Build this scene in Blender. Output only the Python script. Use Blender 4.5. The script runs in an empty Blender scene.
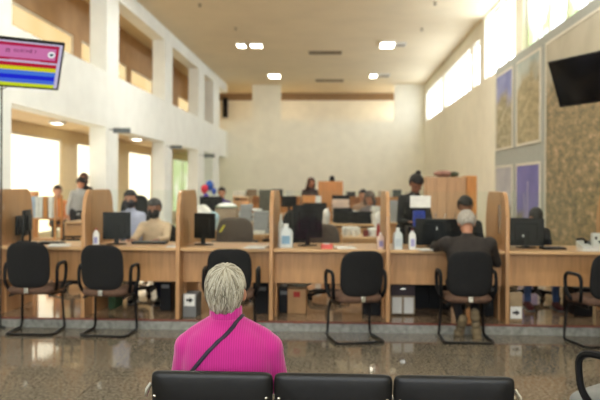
import bpy, bmesh, math, random
from mathutils import Vector, Matrix, Euler
random.seed(7)
C = bpy.context.scene.collection
PI = math.pi
YAW = math.atan(35/700)
F = 700.0
CAMZ = 1.5

# ---------- reading positions off the photograph (room coordinates, metres) ----------
def ray(x, y):
    u = (x-300)/F
    return Vector((-math.sin(YAW)+math.cos(YAW)*u, math.cos(YAW)+math.sin(YAW)*u, (185-y)/F))
def atY(x, y, Y):
    d = ray(x, y); t = Y/d.y
    return Vector((d.x*t, Y, CAMZ+d.z*t))
def XY(x, Y): return atY(x, 185, Y).x
def YX(x, X):
    d = ray(x, 185); return X*d.y/d.x
def ZY(y, Y, x=300): return atY(x, y, Y).z

# ---------- materials ----------
def srgb(r, g, b):
    def f(c):
        c /= 255.0
        return c/12.92 if c <= 0.04045 else ((c+0.055)/1.055)**2.4
    return (f(r), f(g), f(b), 1)
MATS = {}
def mat(name, col, rough=0.5, metal=0.0, var=0.08, scale=8.0, bump=0.0, stretch=(1, 1, 1), spec=0.35, sheen=0.0):
    if name in MATS: return MATS[name]
    m = bpy.data.materials.new(name); m.use_nodes = True
    nt = m.node_tree; b = nt.nodes['Principled BSDF']
    b.inputs['Roughness'].default_value = rough
    b.inputs['Metallic'].default_value = metal
    b.inputs['Specular IOR Level'].default_value = spec
    b.inputs['Sheen Weight'].default_value = sheen
    tc = nt.nodes.new('ShaderNodeTexCoord'); mp = nt.nodes.new('ShaderNodeMapping')
    mp.inputs['Scale'].default_value = stretch
    nz = nt.nodes.new('ShaderNodeTexNoise'); nz.inputs['Scale'].default_value = scale; nz.inputs['Detail'].default_value = 5
    rp = nt.nodes.new('ShaderNodeValToRGB')
    c = srgb(*col)
    lo = tuple(max(0, v*(1-var*2)) for v in c[:3])+(1,); hi = tuple(min(1, v*(1+var*2)) for v in c[:3])+(1,)
    rp.color_ramp.elements[0].color = lo; rp.color_ramp.elements[1].color = hi
    rp.color_ramp.elements[0].position = .3; rp.color_ramp.elements[1].position = .7
    nt.links.new(tc.outputs['Object'], mp.inputs['Vector']); nt.links.new(mp.outputs[0], nz.inputs['Vector'])
    nt.links.new(nz.outputs[0], rp.inputs[0]); nt.links.new(rp.outputs[0], b.inputs['Base Color'])
    if bump:
        bp = nt.nodes.new('ShaderNodeBump'); bp.inputs['Strength'].default_value = bump; bp.inputs['Distance'].default_value = .01
        nt.links.new(nz.outputs[0], bp.inputs['Height']); nt.links.new(bp.outputs[0], b.inputs['Normal'])
    MATS[name] = m
    return m
def emat(name, col, strength=1.0, col2=None, scale=1.5):
    if name in MATS: return MATS[name]
    m = bpy.data.materials.new(name); m.use_nodes = True
    nt = m.node_tree; nt.nodes.clear()
    o = nt.nodes.new('ShaderNodeOutputMaterial'); e = nt.nodes.new('ShaderNodeEmission')
    e.inputs[0].default_value = srgb(*col); e.inputs[1].default_value = strength
    if col2:
        tc = nt.nodes.new('ShaderNodeTexCoord'); nz = nt.nodes.new('ShaderNodeTexNoise'); nz.inputs['Scale'].default_value = scale
        rp = nt.nodes.new('ShaderNodeValToRGB'); rp.color_ramp.elements[0].position = .45; rp.color_ramp.elements[1].position = .62
        rp.color_ramp.elements[0].color = srgb(*col); rp.color_ramp.elements[1].color = srgb(*col2)
        nt.links.new(tc.outputs['Object'], nz.inputs['Vector']); nt.links.new(nz.outputs[0], rp.inputs[0]); nt.links.new(rp.outputs[0], e.inputs[0])
    nt.links.new(e.outputs[0], o.inputs[0])
    MATS[name] = m
    return m
def glassmat(name, refl=1.0, tint=(0.97, 0.99, 0.98, 1)):
    m = bpy.data.materials.new(name); m.use_nodes = True
    nt = m.node_tree; nt.nodes.clear()
    o = nt.nodes.new('ShaderNodeOutputMaterial'); mx = nt.nodes.new('ShaderNodeMixShader')
    t = nt.nodes.new('ShaderNodeBsdfTransparent'); t.inputs[0].default_value = tint
    g = nt.nodes.new('ShaderNodeBsdfGlossy'); g.inputs['Roughness'].default_value = .02
    fr = nt.nodes.new('ShaderNodeFresnel'); fr.inputs[0].default_value = 1.25
    nt.links.new(fr.outputs[0], mx.inputs[0]); nt.links.new(t.outputs[0], mx.inputs[1]); nt.links.new(g.outputs[0], mx.inputs[2])
    nt.links.new(mx.outputs[0], o.inputs[0])
    MATS[name] = m
    return m

WALL = mat('wall_paint', (243, 238, 220), .7, var=.02, scale=2)
WALLL = mat('wall_paint_left', (242, 246, 242), .7, var=.02, scale=2)
CEIL = mat('ceiling_paint', (228, 213, 182), .8, var=.02, scale=1)
BROWN = mat('brown_wall', (186, 152, 116), .7, var=.05, scale=2)
TAN = mat('aisle_ceiling_paint', (215, 190, 150), .7, var=.03)
WOOD = mat('beech_laminate', (186, 142, 98), .35, var=.07, scale=6, stretch=(6, 6, .5))
WOODH = mat('beech_worktop', (202, 164, 120), .3, var=.05, scale=6, stretch=(.6, 6, 6))
WOODO = mat('orange_wood', (196, 132, 70), .35, var=.07, scale=5, stretch=(6, 6, .5))
BLACK = mat('black_fabric', (24, 24, 25), .8, var=.1, scale=60, bump=.1, spec=.3)
VINYL = mat('black_vinyl', (16, 16, 17), .42, var=.15, scale=30, bump=.08)
BPLAS = mat('black_plastic', (13, 13, 15), .5, var=.1, spec=.2)
BMET = mat('black_tube', (15, 15, 16), .3, var=.1)
TAUPE = mat('taupe_fabric', (92, 68, 54), .8, var=.1, scale=30)
CHGREY = mat('grey_brown_fabric', (92, 82, 74), .85, var=.08, scale=30)
CHROME = mat('chrome', (200, 198, 192), .2, metal=1.0, var=.05)
WHITE = mat('white_plastic', (225, 225, 220), .4, var=.02)
PAPER = mat('paper', (226, 224, 216), .8, var=.04, scale=20)
GREYP = mat('grey_paper', (160, 160, 158), .8, var=.12, scale=30, stretch=(1, 1, 8))
GREYPL = mat('grey_plastic', (110, 112, 112), .5, var=.05)
CARD = mat('cardboard', (176, 138, 98), .8, var=.06)
SKIN = mat('skin', (186, 132, 104), .5, var=.05, scale=15)
SKIND = mat('skin_dark', (140, 95, 72), .5, var=.05, scale=15)
HAIRB = mat('hair_black', (26, 21, 19), .5, var=.2, scale=40, stretch=(3, 3, .5), bump=.3)
HAIRBR = mat('hair_brown', (70, 44, 30), .5, var=.2, scale=40, stretch=(3, 3, .5), bump=.3)
HAIRG = mat('hair_grey', (168, 160, 148), .6, var=.2, scale=50, stretch=(3, 3, .5), bump=.4)
SCREEN = mat('screen_dark', (10, 11, 14), .12, var=.1)
GREENF = mat('mural_frame_grey', (165, 168, 160), .6, var=.03)
FRAMEW = mat('frame_white', (222, 216, 200), .5, var=.02)
GLASS = glassmat('clear_acrylic')

# ---------- geometry helpers ----------
def box(bm, c, s, rz=0, ry=0, rx=0, mi=0):
    r = bmesh.ops.create_cube(bm, size=1)
    M = Matrix.Translation(Vector(c)) @ Euler((rx, ry, rz)).to_matrix().to_4x4() @ Matrix.Diagonal((s[0], s[1], s[2], 1))
    bmesh.ops.transform(bm, matrix=M, verts=r['verts'])
    if mi:
        for v in r['verts']:
            for f in v.link_faces: f.material_index = mi
    return r['verts']
def boxb(bm, a, b):
    box(bm, [(a[i]+b[i])/2 for i in range(3)], [abs(b[i]-a[i]) for i in range(3)])
def ball(bm, c, r, seg=20, rings=12, rot=None):
    if not hasattr(r, '__len__'): r = (r, r, r)
    q = bmesh.ops.create_uvsphere(bm, u_segments=seg, v_segments=rings, radius=1)
    M = Matrix.Translation(Vector(c)) @ (Euler(rot).to_matrix().to_4x4() if rot else Matrix()) @ Matrix.Diagonal((r[0], r[1], r[2], 1))
    bmesh.ops.transform(bm, matrix=M, verts=q['verts'])
    return q['verts']
def tube(bm, pts, rad, n=8, closed=False, caps=True, mi=0, up=None, flat=1.0):
    pts = [Vector(p) for p in pts]; N = len(pts)
    rads = rad if hasattr(rad, '__len__') else [rad]*N
    rings = []; prev = None
    for i in range(N):
        if closed: t = pts[(i+1) % N]-pts[i-1]
        else: t = pts[min(i+1, N-1)]-pts[max(i-1, 0)]
        if t.length < 1e-9: t = Vector((0, 0, 1))
        t.normalize()
        if prev is None:
            a = Vector(up) if up else (Vector((0, 0, 1)) if abs(t.z) < .9 else Vector((1, 0, 0)))
            prev = a
        u = prev-t*prev.dot(t)
        if u.length < 1e-6: u = t.orthogonal()
        u.normalize(); prev = u; w = t.cross(u)
        rings.append([bm.verts.new(pts[i]+(u*math.cos(k*2*PI/n)*flat+w*math.sin(k*2*PI/n))*rads[i]) for k in range(n)])
    fs = []
    for i in range(N if closed else N-1):
        a, b = rings[i], rings[(i+1) % N]
        for k in range(n):
            fs.append(bm.faces.new((a[k], a[(k+1) % n], b[(k+1) % n], b[k])))
    if caps and not closed:
        fs.append(bm.faces.new(rings[0][::-1])); fs.append(bm.faces.new(rings[-1]))
    for f in fs: f.material_index = mi
def smooth_path(pts, sub=5):
    pts = [Vector(p) for p in pts]; out = []
    for i in range(len(pts)-1):
        p0 = pts[max(i-1, 0)]; p1 = pts[i]; p2 = pts[i+1]; p3 = pts[min(i+2, len(pts)-1)]
        for k in range(sub):
            t = k/sub
            out.append(.5*((2*p1)+(p2-p0)*t+(2*p0-5*p1+4*p2-p3)*t*t+(3*p1-p0-3*p2+p3)*t**3))
    out.append(pts[-1]); return out
def fillet(pts, r, n=4):
    pts = [Vector(p) for p in pts]; out = [pts[0]]
    for i in range(1, len(pts)-1):
        a = pts[i-1]-pts[i]; b = pts[i+1]-pts[i]
        d = min(r, a.length*.45, b.length*.45)
        A = pts[i]+a.normalized()*d; B = pts[i]+b.normalized()*d
        for k in range(n+1):
            t = k/n; out.append(A*(1-t)**2+pts[i]*2*t*(1-t)+B*t*t)
    out.append(pts[-1]); return out
def lathe(bm, prof, c=(0, 0, 0), n=20, sy=1.0, mi=0):
    rings = []
    for r, z in prof:
        rings.append([bm.verts.new((c[0]+r*math.cos(k*2*PI/n), c[1]+r*sy*math.sin(k*2*PI/n), c[2]+z)) for k in range(n)])
    for a, b in zip(rings, rings[1:]):
        for k in range(n):
            f = bm.faces.new((a[k], a[(k+1) % n], b[(k+1) % n], b[k])); f.material_index = mi
    f = bm.faces.new(rings[0][::-1]); f.material_index = mi
    f = bm.faces.new(rings[-1]); f.material_index = mi
def loft(bm, secs, n=28, p=2.3):
    """secs: (cx, cy, cz, rx, ry) horizontal super-ellipses"""
    rings = []
    for cx, cy, cz, rx, ry in secs:
        R = []
        for k in range(n):
            a = k*2*PI/n; ca, sa = math.cos(a), math.sin(a)
            R.append(bm.verts.new((cx+rx*math.copysign(abs(ca)**(2/p), ca), cy+ry*math.copysign(abs(sa)**(2/p), sa), cz)))
        rings.append(R)
    for a, b in zip(rings, rings[1:]):
        for k in range(n): bm.faces.new((a[k], a[(k+1) % n], b[(k+1) % n], b[k]))
    bm.faces.new(rings[0][::-1]); bm.faces.new(rings[-1])
def capsule(bm, a, b, ra, rb, n=14):
    a = Vector(a); b = Vector(b); d = (b-a); L = d.length; t = d.normalized()
    pts = []; rr = []
    for k in range(5):
        q = k/4*PI/2; pts.append(a-t*ra*math.cos(q)*.999); rr.append(max(ra*math.sin(q), .0008))
    for k in range(1, 4):
        pts.append(a+d*k/4); rr.append(ra+(rb-ra)*k/4)
    for k in range(5):
        q = PI/2-k/4*PI/2; pts.append(b+t*rb*math.cos(q)*.999); rr.append(max(rb*math.sin(q), .0008))
    tube(bm, pts, rr, n)
def panel(bm, w, h, t, p=4.0, n=40, rings=7, fn=None):
    """cushion-like panel in the XZ plane, thickness along Y; fn(v) bends it"""
    def out(a, s):
        ca, sa = math.cos(a), math.sin(a)
        return s*w/2*math.copysign(abs(ca)**(2/p), ca), s*h/2*math.copysign(abs(sa)**(2/p), sa)
    def th(s): return t/2*(max(0, 1-s**8))**.5
    fronts = []; backs = []
    for side, L in ((-1, fronts), (1, backs)):
        for j in range(1, rings+1):
            s = [0, .3, .55, .75, .88, .95, .985, 1.0][j] if rings == 7 else j/rings
            if j == rings and side == 1: L.append(fronts[-1]); continue
            R = []
            for k in range(n):
                x, z = out(k*2*PI/n, s); v = Vector((x, side*th(s), z))
                R.append(bm.verts.new(fn(v) if fn else v))
            L.append(R)
        v = Vector((0, side*t/2, 0)); c = bm.verts.new(fn(v) if fn else v)
        for k in range(n):
            q = (c, L[0][(k+1) % n], L[0][k]); bm.faces.new(q if side == 1 else q[::-1])
        for A, B in zip(L, L[1:]):
            for k in range(n):
                q = (A[k], A[(k+1) % n], B[(k+1) % n], B[k]); bm.faces.new(q if side == 1 else q[::-1])
def prism(bm, outline, y0, y1, axis='y'):
    def P(a, b, t): return (a, t, b) if axis == 'y' else ((t, a, b) if axis == 'x' else (a, b, t))
    A = [bm.verts.new(P(a, b, y0)) for a, b in outline]; B = [bm.verts.new(P(a, b, y1)) for a, b in outline]
    n = len(A)
    for k in range(n): bm.faces.new((A[k], A[(k+1) % n], B[(k+1) % n], B[k]))
    bm.faces.new(A[::-1]); bm.faces.new(B)
def rrect(w, h, r, n=5, cx=0, cy=0, corners=(1, 1, 1, 1)):
    o = []
    for i, (sx, sy, a0) in enumerate(((1, 1, 0), (-1, 1, 90), (-1, -1, 180), (1, -1, 270))):
        if not corners[i]: o.append((cx+sx*w/2, cy+sy*h/2)); continue
        for k in range(n+1):
            a = math.radians(a0+90*k/n)
            o.append((cx+sx*(w/2-r)+r*math.cos(a), cy+sy*(h/2-r)+r*math.sin(a)))
    return o
def obj(name, bm, m, parent=None, smooth=True, bevel=0, ang=35):
    bmesh.ops.recalc_face_normals(bm, faces=bm.faces)
    me = bpy.data.meshes.new(name); bm.to_mesh(me); bm.free()
    for mm in (m if isinstance(m, (list, tuple)) else [m]): me.materials.append(mm)
    o = bpy.data.objects.new(name, me); C.objects.link(o)
    if smooth:
        me.polygons.foreach_set('use_smooth', [True]*len(me.polygons))
        try: me.set_sharp_from_angle(angle=math.radians(ang))
        except Exception: pass
    if bevel:
        b = o.modifiers.new('Bevel', 'BEVEL'); b.width = bevel; b.segments = 2; b.limit_method = 'ANGLE'
    if parent: o.parent = parent
    return o
def B(): return bmesh.new()
def tag(o, label, cat, group=None, kind=None):
    if label: o['label'] = label
    if cat: o['category'] = cat
    if group: o['group'] = group
    if kind: o['kind'] = kind
    return o
def thing(name, label, cat, loc=(0, 0, 0), rz=0, group=None):
    o = bpy.data.objects.new(name, None); C.objects.link(o)
    o.empty_display_size = .1
    o.location = loc; o.rotation_euler = (0, 0, rz)
    return tag(o, label, cat, group)
def kids(o): return [c for c in C.objects if c.parent == o]
def dup(o, loc=None, rz=None, label=None, group=None, parent=None):
    c = o.copy(); C.objects.link(c)
    if parent: c.parent = parent
    if loc is not None: c.location = loc
    if rz is not None: c.rotation_euler = (0, 0, rz)
    if label: c['label'] = label
    if group: c['group'] = group
    for k in kids(o): dup(k, parent=c)
    return c
def struct(name, bm, m, parent=None, smooth=False, bevel=0):
    o = obj(name, bm, m, parent, smooth, bevel)
    if not parent: o['kind'] = 'structure'
    return o

# =====================================================================
# SETTING
# =====================================================================
XL, XR, XA = -5.2, 4.23, -6.6
YB, YREAR, ZC = 33.5, -7.0, 6.3
KERB = 7.15
PF = 0.10          # office platform height

# floors -------------------------------------------------------------
def floor_mat(name, c1, c2, c3, rough, tile):
    m = bpy.data.materials.new(name); m.use_nodes = True
    nt = m.node_tree; b = nt.nodes['Principled BSDF']; L = nt.links
    tc = nt.nodes.new('ShaderNodeTexCoord')
    nz = nt.nodes.new('ShaderNodeTexNoise'); nz.inputs['Scale'].default_value = 38; nz.inputs['Detail'].default_value = 6; nz.inputs['Roughness'].default_value = .75
    nz2 = nt.nodes.new('ShaderNodeTexNoise'); nz2.inputs['Scale'].default_value = 1.3
    L.new(tc.outputs['Object'], nz.inputs['Vector']); L.new(tc.outputs['Object'], nz2.inputs['Vector'])
    rp = nt.nodes.new('ShaderNodeValToRGB'); e = rp.color_ramp.elements
    e[0].position = .36; e[0].color = srgb(*c1); e[1].position = .66; e[1].color = srgb(*c3)
    k = e.new(.5); k.color = srgb(*c2)
    L.new(nz.outputs[0], rp.inputs[0])
    br = nt.nodes.new('ShaderNodeTexBrick'); br.offset = 0; br.inputs['Scale'].default_value = 1
    br.inputs['Brick Width'].default_value = tile; br.inputs['Row Height'].default_value = tile; br.inputs['Mortar Size'].default_value = .003
    br.inputs['Color1'].default_value = (.92, .92, .92, 1); br.inputs['Color2'].default_value = (1.08, 1.06, 1.03, 1); br.inputs['Mortar'].default_value = (.6, .6, .6, 1)
    L.new(tc.outputs['Object'], br.inputs['Vector'])
    mx = nt.nodes.new('ShaderNodeMix'); mx.data_type = 'RGBA'; mx.blend_type = 'MULTIPLY'; mx.inputs[0].default_value = 1
    L.new(rp.outputs[0], mx.inputs[6]); L.new(br.outputs[0], mx.inputs[7]); L.new(mx.outputs[2], b.inputs['Base Color'])
    b.inputs['Roughness'].default_value = rough
    b.inputs['Specular IOR Level'].default_value = .5
    MATS[name] = m; return m
FLOOR = floor_mat('polished_granite', (82, 76, 66), (112, 104, 91), (150, 140, 124), .06, .9)
PFLOOR = floor_mat('office_floor', (110, 92, 74), (138, 116, 94), (160, 138, 112), .07, .6)
KERBM = mat('kerb_stone', (138, 138, 132), .25, var=.15, scale=20)
REDST = mat('red_strip', (120, 60, 48), .5, var=.1)

bm = B(); boxb(bm, (-6.8, YREAR, -.2), (5.2, KERB, 0)); struct('floor', bm, FLOOR)
bm = B(); boxb(bm, (-6.8, KERB+.03, -.2), (5.2, 37, PF)); struct('floor.001', bm, PFLOOR)
bm = B(); boxb(bm, (-6.8, KERB, -.001), (5.2, KERB+.03, PF-.012)); struct('trim_1', bm, KERBM)
bm = B(); boxb(bm, (-6.8, KERB-.006, PF-.012), (5.2, KERB+.03, PF)); struct('trim_2', bm, REDST)

# ceilings
bm = B(); boxb(bm, (-6.8, YREAR, ZC), (5.2, 37, ZC+.2)); struct('ceiling', bm, CEIL)
bm = B(); boxb(bm, (-6.8, 10.3, 2.8), (XL-.39, 37, 3.0)); struct('ceiling_aisle', bm, TAN)

# left wall with its columns, parapet band and top beam
WT = .39
bm = B()
Y0C = YX(11, XL)
boxb(bm, (XL-WT, YREAR, -.1), (XL, Y0C, ZC))
boxb(bm, (XL-WT, Y0C, 2.8), (XL, YB, 4.05))
boxb(bm, (XL-WT, Y0C, 5.9), (XL, YB, ZC))
COLS = [(YX(a, XL), YX(b, XL)) for a, b in ((106, 118), (164.5, 172), (198, 204), (213, 219))]
for y0, y1 in COLS:
    boxb(bm, (XL-WT, y0, PF-.02), (XL, y1, 2.8)); boxb(bm, (XL-WT, y0, 4.05), (XL, y1, 5.9))
struct('wall_left', bm, WALLL)

# outer wall of the aisle and gallery (brown above, windows with lit blinds)
AW = [(11.6, YX(62, XA)), (YX(77.5, XA), YX(97, XA)), (YX(129, XA), YX(152, XA)), (YX(173, XA), YX(193, XA))]
GW = [(12.2, YX(73.5, XA)), (YX(81, XA), YX(127, XA)), (YX(131, XA), YX(153, XA)), (YX(178, XA), YX(205, XA)), (34.1, 36.3)]  # last gallery window is unseen, added to light the far recess
def wall_with_holes(bm, axis, pos, t, a0, a1, z0, z1, holes):
    """wall in plane axis=pos..pos+t, spanning a0..a1; holes (h0,h1,z0,z1) sorted"""
    def bx(s0, s1, q0, q1):
        if s1-s0 < 1e-4 or q1-q0 < 1e-4: return
        if axis == 'x': boxb(bm, (pos, s0, q0), (pos+t, s1, q1))
        else: boxb(bm, (s0, pos, q0), (s1, pos+t, q1))
    cur = a0
    for h0, h1, q0, q1 in sorted(holes):
        bx(cur, h0, z0, z1); bx(h0, h1, z0, q0); bx(h0, h1, q1, z1); cur = h1
    bx(cur, a1, z0, z1)
bm = B(); wall_with_holes(bm, 'x', XA-.2, .2, 10.3, 37, -.1, 2.8, [(a, b, .35, 2.57) for a, b in AW]); struct('wall_aisle', bm, mat('aisle_wall_paint', (232, 214, 176), .7, var=.02))
bm = B(); wall_with_holes(bm, 'x', XA-.2, .2, 10.3, 37, 3.0, ZC, [(a, b, 3.3, 5.25) for a, b in GW]); struct('wall_gallery', bm, BROWN)
BLIND = emat('sunlit_blind', (255, 242, 212), .62, (255, 232, 185), .4)
BLIND2 = emat('sunlit_blind_upper', (255, 226, 170), .29, (255, 214, 150), .4)
GARDEN = emat('garden_through_glass', (205, 222, 160), .28, (240, 242, 210), 1.2)
def window(n, axis, pos, a0, a1, z0, z1, pane_m, muls, fr_m=FRAMEW, t=.05, pt=.012, mw=.05):
    """frame is the window, one pane mesh is its child"""
    fb = B(); fw = .05
    def bx(bm, s0, s1, q0, q1, d0, d1):
        if axis == 'x': boxb(bm, (pos+d0, s0, q0), (pos+d1, s1, q1))
        else: boxb(bm, (s0, pos+d0, q0), (s1, pos+d1, q1))
    e = .002
    bx(fb, a0+e, a1-e, z0+e, z0+fw, -t, t); bx(fb, a0+e, a1-e, z1-fw, z1-e, -t, t)
    bx(fb, a0+e, a0+fw, z0+fw, z1-fw, -t, t); bx(fb, a1-fw, a1-e, z0+fw, z1-fw, -t, t)
    for m in muls: bx(fb, m-mw/2, m+mw/2, z0+fw, z1-fw, -t, t)
    w = struct('window_%d' % n, fb, fr_m)
    pb = B(); bx(pb, a0+fw/2, a1-fw/2, z0+fw/2, z1-fw/2, -pt, pt); struct('pane', pb, pane_m, w)
    return w
n = 1
for i, (a, b) in enumerate(AW):
    window(n, 'x', XA-.08, a, b, .35, 2.57, GARDEN if i == 3 else BLIND, [(a+b)/2] if i == 3 else []); n += 1
for a, b in GW:
    window(n, 'x', XA-.08, a, b, 3.3, 5.25, BLIND2, []); n += 1

# back wall, upper gallery behind it
bm = B()
boxb(bm, (XA, YB, -.1), (5.2, YB+.2, 4.6))
boxb(bm, (-4.0, YB, 4.6), (-2.62, YB+.2, ZC)); boxb(bm, (2.8, YB, 4.6), (5.2, YB+.2, ZC))
struct('wall_back', bm, WALL)
bm = B(); boxb(bm, (-6.8, 36.6, 3), (5.2, 36.8, 5.93)); struct('wall_back_gallery', bm, WALL)
bm = B(); boxb(bm, (-6.8, 36.55, 5.93), (5.2, 36.8, ZC)); struct('trim_3', bm, mat('gallery_band', (150, 122, 90), .7, var=.03))
bm = B(); boxb(bm, (-6.8, YB+.2, 4.3), (5.2, 36.6, 4.45)); struct('floor_gallery', bm, TAN)

# right wall with clerestory windows
RW = [(33.95, 36.3, 5.82), (YX(424, XR), YX(419, XR), 5.82), (YX(442, XR), YX(426, XR), 5.82), (YX(470, XR), YX(444, XR), 5.82), (YX(479, XR), YX(472.5, XR), 5.82), (YX(514, XR), YX(484, XR), 6.25), (2.5, YX(521.5, XR), 6.25)]  # first window is unseen, added as a light source for the gallery
bm = B(); wall_with_holes(bm, 'x', XR, .3, YREAR, 37, -.1, ZC, [(a, b, 4.52, c) for a, b, c in RW]); struct('wall_right', bm, WALL)
SKYM = emat('bright_sky_through_glass', (238, 247, 255), 1.8)
SKYG = emat('sky_and_leaves_through_glass', (240, 248, 255), .95, (150, 170, 120), 1.3)
for a, b, c in RW:
    k = max(0, int(round((b-a)/1.05))-1)
    muls = [a+(b-a)*(i+1)/(k+1) for i in range(k)]
    if a < 3: muls = [YX(q, XR) for q in (532, 543, 561, 582)]+[10.2, 9.1, 8, 6.9, 5.8, 4.7, 3.6]
    window(n, 'x', XR+.15, a, b, 4.52, c, SKYG if b < 18 else SKYM, muls, mw=.11 if a > 3 else .07); n += 1

# rear wall behind the camera: unseen glowing windows added for daylight
bm = B()
wall_with_holes(bm, 'y', YREAR-.2, .2, -6.8, 5.2, -.1, ZC+.1, [(-4.8, 3.9, 1.75, 5.6)])
struct('wall_rear', bm, WALL)
ENT = emat('added_rear_daylight', (244, 250, 255), 2.2)
window(n, 'y', YREAR-.1, -4.8, 3.9, 1.75, 5.6, ENT, [-3.2, -1.8, -.4, 1.0, 2.4]); n += 1

# world: soft daylight
w = bpy.data.worlds.new('World'); bpy.context.scene.world = w; w.use_nodes = True
w.node_tree.nodes['Background'].inputs[0].default_value = (.85, .93, 1, 1)
w.node_tree.nodes['Background'].inputs[1].default_value = 1.5

# =====================================================================
# MURALS
# =====================================================================
def mural_mat(name, sky, mid, low, flowers, split, scale=3.0, peak=None):
    """printed landscape: sky above, hillside below, noisy speckle; coordinates: object Y,Z in metres"""
    m = bpy.data.materials.new(name); m.use_nodes = True
    nt = m.node_tree; b = nt.nodes['Principled BSDF']; L = nt.links; N = nt.nodes.new
    b.inputs['Roughness'].default_value = .45
    tc = N('ShaderNodeTexCoord'); sep = N('ShaderNodeSeparateXYZ'); L.new(tc.outputs['Object'], sep.inputs[0])
    n1 = N('ShaderNodeTexNoise'); n1.inputs['Scale'].default_value = scale; n1.inputs['Detail'].default_value = 6; n1.inputs['Roughness'].default_value = .78
    mpp = N('ShaderNodeMapping'); mpp.inputs['Scale'].default_value = (1, .55, 1.3); L.new(tc.outputs['Object'], mpp.inputs['Vector']); L.new(mpp.outputs[0], n1.inputs['Vector'])
    ridge = N('ShaderNodeTexNoise'); ridge.inputs['Scale'].default_value = .9; L.new(tc.outputs['Object'], ridge.inputs['Vector'])
    mul = N('ShaderNodeMath'); mul.operation = 'MULTIPLY_ADD'; mul.inputs[1].default_value = 1.6; L.new(ridge.outputs[0], mul.inputs[0]); L.new(sep.outputs['Z'], mul.inputs[2])
    rp = N('ShaderNodeValToRGB'); rp.color_ramp.elements[0].color = srgb(*low); rp.color_ramp.elements[0].position = .35
    rp.color_ramp.elements[1].color = srgb(*flowers); rp.color_ramp.elements[1].position = .66
    if split > 1: k_ = rp.color_ramp.elements.new(.58); k_.color = srgb(176, 150, 108); k_ = rp.color_ramp.elements.new(.62); k_.color = srgb(190, 152, 132)
    e = rp.color_ramp.elements.new(.5); e.color = srgb(*mid)
    L.new(n1.outputs[0], rp.inputs[0])
    st = N('ShaderNodeMapRange'); st.inputs[1].default_value = split+.8-.12; st.inputs[2].default_value = split+.8+.12; L.new(mul.outputs[0], st.inputs[0])
    mx = N('ShaderNodeMix'); mx.data_type = 'RGBA'; L.new(st.outputs[0], mx.inputs[0]); L.new(rp.outputs[0], mx.inputs[6])
    sk = N('ShaderNodeValToRGB'); sk.color_ramp.elements[0].color = srgb(*sky[0]); sk.color_ramp.elements[1].color = srgb(*sky[1])
    sk.color_ramp.elements[0].position = .4; sk.color_ramp.elements[1].position = .6
    n2 = N('ShaderNodeTexNoise'); n2.inputs['Scale'].default_value = 1.2; L.new(tc.outputs['Object'], n2.inputs['Vector']); L.new(n2.outputs[0], sk.inputs[0])
    L.new(sk.outputs[0], mx.inputs[7]); L.new(mx.outputs[2], b.inputs['Base Color'])
    MATS[name] = m; return m
MX = XR-.10
bm = B(); boxb(bm, (MX, 2.0, PF), (XR-.001, YX(495, XR-.1), 4.5)); struct('wall_mural_backing', bm, GREENF)
def mural(y0, y1, z0, z1, m, label):
    c = ((MX-.012), (y0+y1)/2, (z0+z1)/2)
    o = thing('mural_print', label, 'mural', (MX, c[1], z0), group='landscape murals on the right wall')
    w, h = y1-y0, z1-z0
    fb = B(); f = .05
    box(fb, (-.015, 0, f/2), (.03, w, f)); box(fb, (-.015, 0, h-f/2), (.03, w, f))
    box(fb, (-.015, -w/2+f/2, h/2), (.03, f, h-2*f)); box(fb, (-.015, w/2-f/2, h/2), (.03, f, h-2*f))
    obj('frame', fb, FRAMEW, o, smooth=False)
    pb = B(); box(pb, (0, 0, 0), (.02, w-2*f, h-2*f)); p = obj('picture', pb, m, o, smooth=False); p.location = (-.01, 0, h/2)
    return o
Y1a, Y1b, Y2a, Y2b, Y3 = YX(513, MX), YX(496.5, MX), YX(541, MX), YX(517, MX), YX(546, MX)
mural(Y1a, Y1b, 2.39, 4.3, mural_mat('mural_peak', ((110, 120, 175), (150, 155, 195)), (158, 146, 110), (112, 108, 80), (205, 196, 172), .35, 5), 'framed mural of a mountain under blue sky, upper far panel')
mural(Y2a, Y2b, 2.39, 4.3, mural_mat('mural_valley', ((150, 165, 160), (190, 192, 180)), (165, 150, 112), (118, 112, 84), (196, 184, 150), .55, 5), 'framed mural of a rocky hillside and pale stream, upper near panel')
mural(Y1a, Y1b, .2, 2.0, mural_mat('mural_slope', ((165, 165, 175), (190, 188, 190)), (112, 106, 80), (84, 82, 64), (146, 136, 108), .05, 5), 'framed mural of a dark slope under pale sky, lower far panel')
m4 = mural(Y2a, Y2b, .2, 2.0, mural_mat('mural_violet', ((98, 94, 165), (116, 110, 178)), (122, 116, 92), (94, 92, 72), (166, 160, 140), -.35, 5), 'framed mural with violet sky and a white spire, lower near panel')
bm = B()
box(bm, (-.023, -.02, .95), (.006, .07, .9), rx=.05); box(bm, (-.023, .2, .85), (.006, .05, .6), rx=-.18)
obj('spire', bm, mat('mural_spire', (178, 172, 190), .6, var=.1), m4, smooth=False)
mural(3.0, Y3, .2, 4.3, mural_mat('mural_flowers', ((176, 168, 145), (190, 182, 160)), (136, 122, 88), (84, 84, 62), (216, 186, 150), 1.25, 7), 'very large framed mural of a flowering meadow behind the counters')

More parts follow.
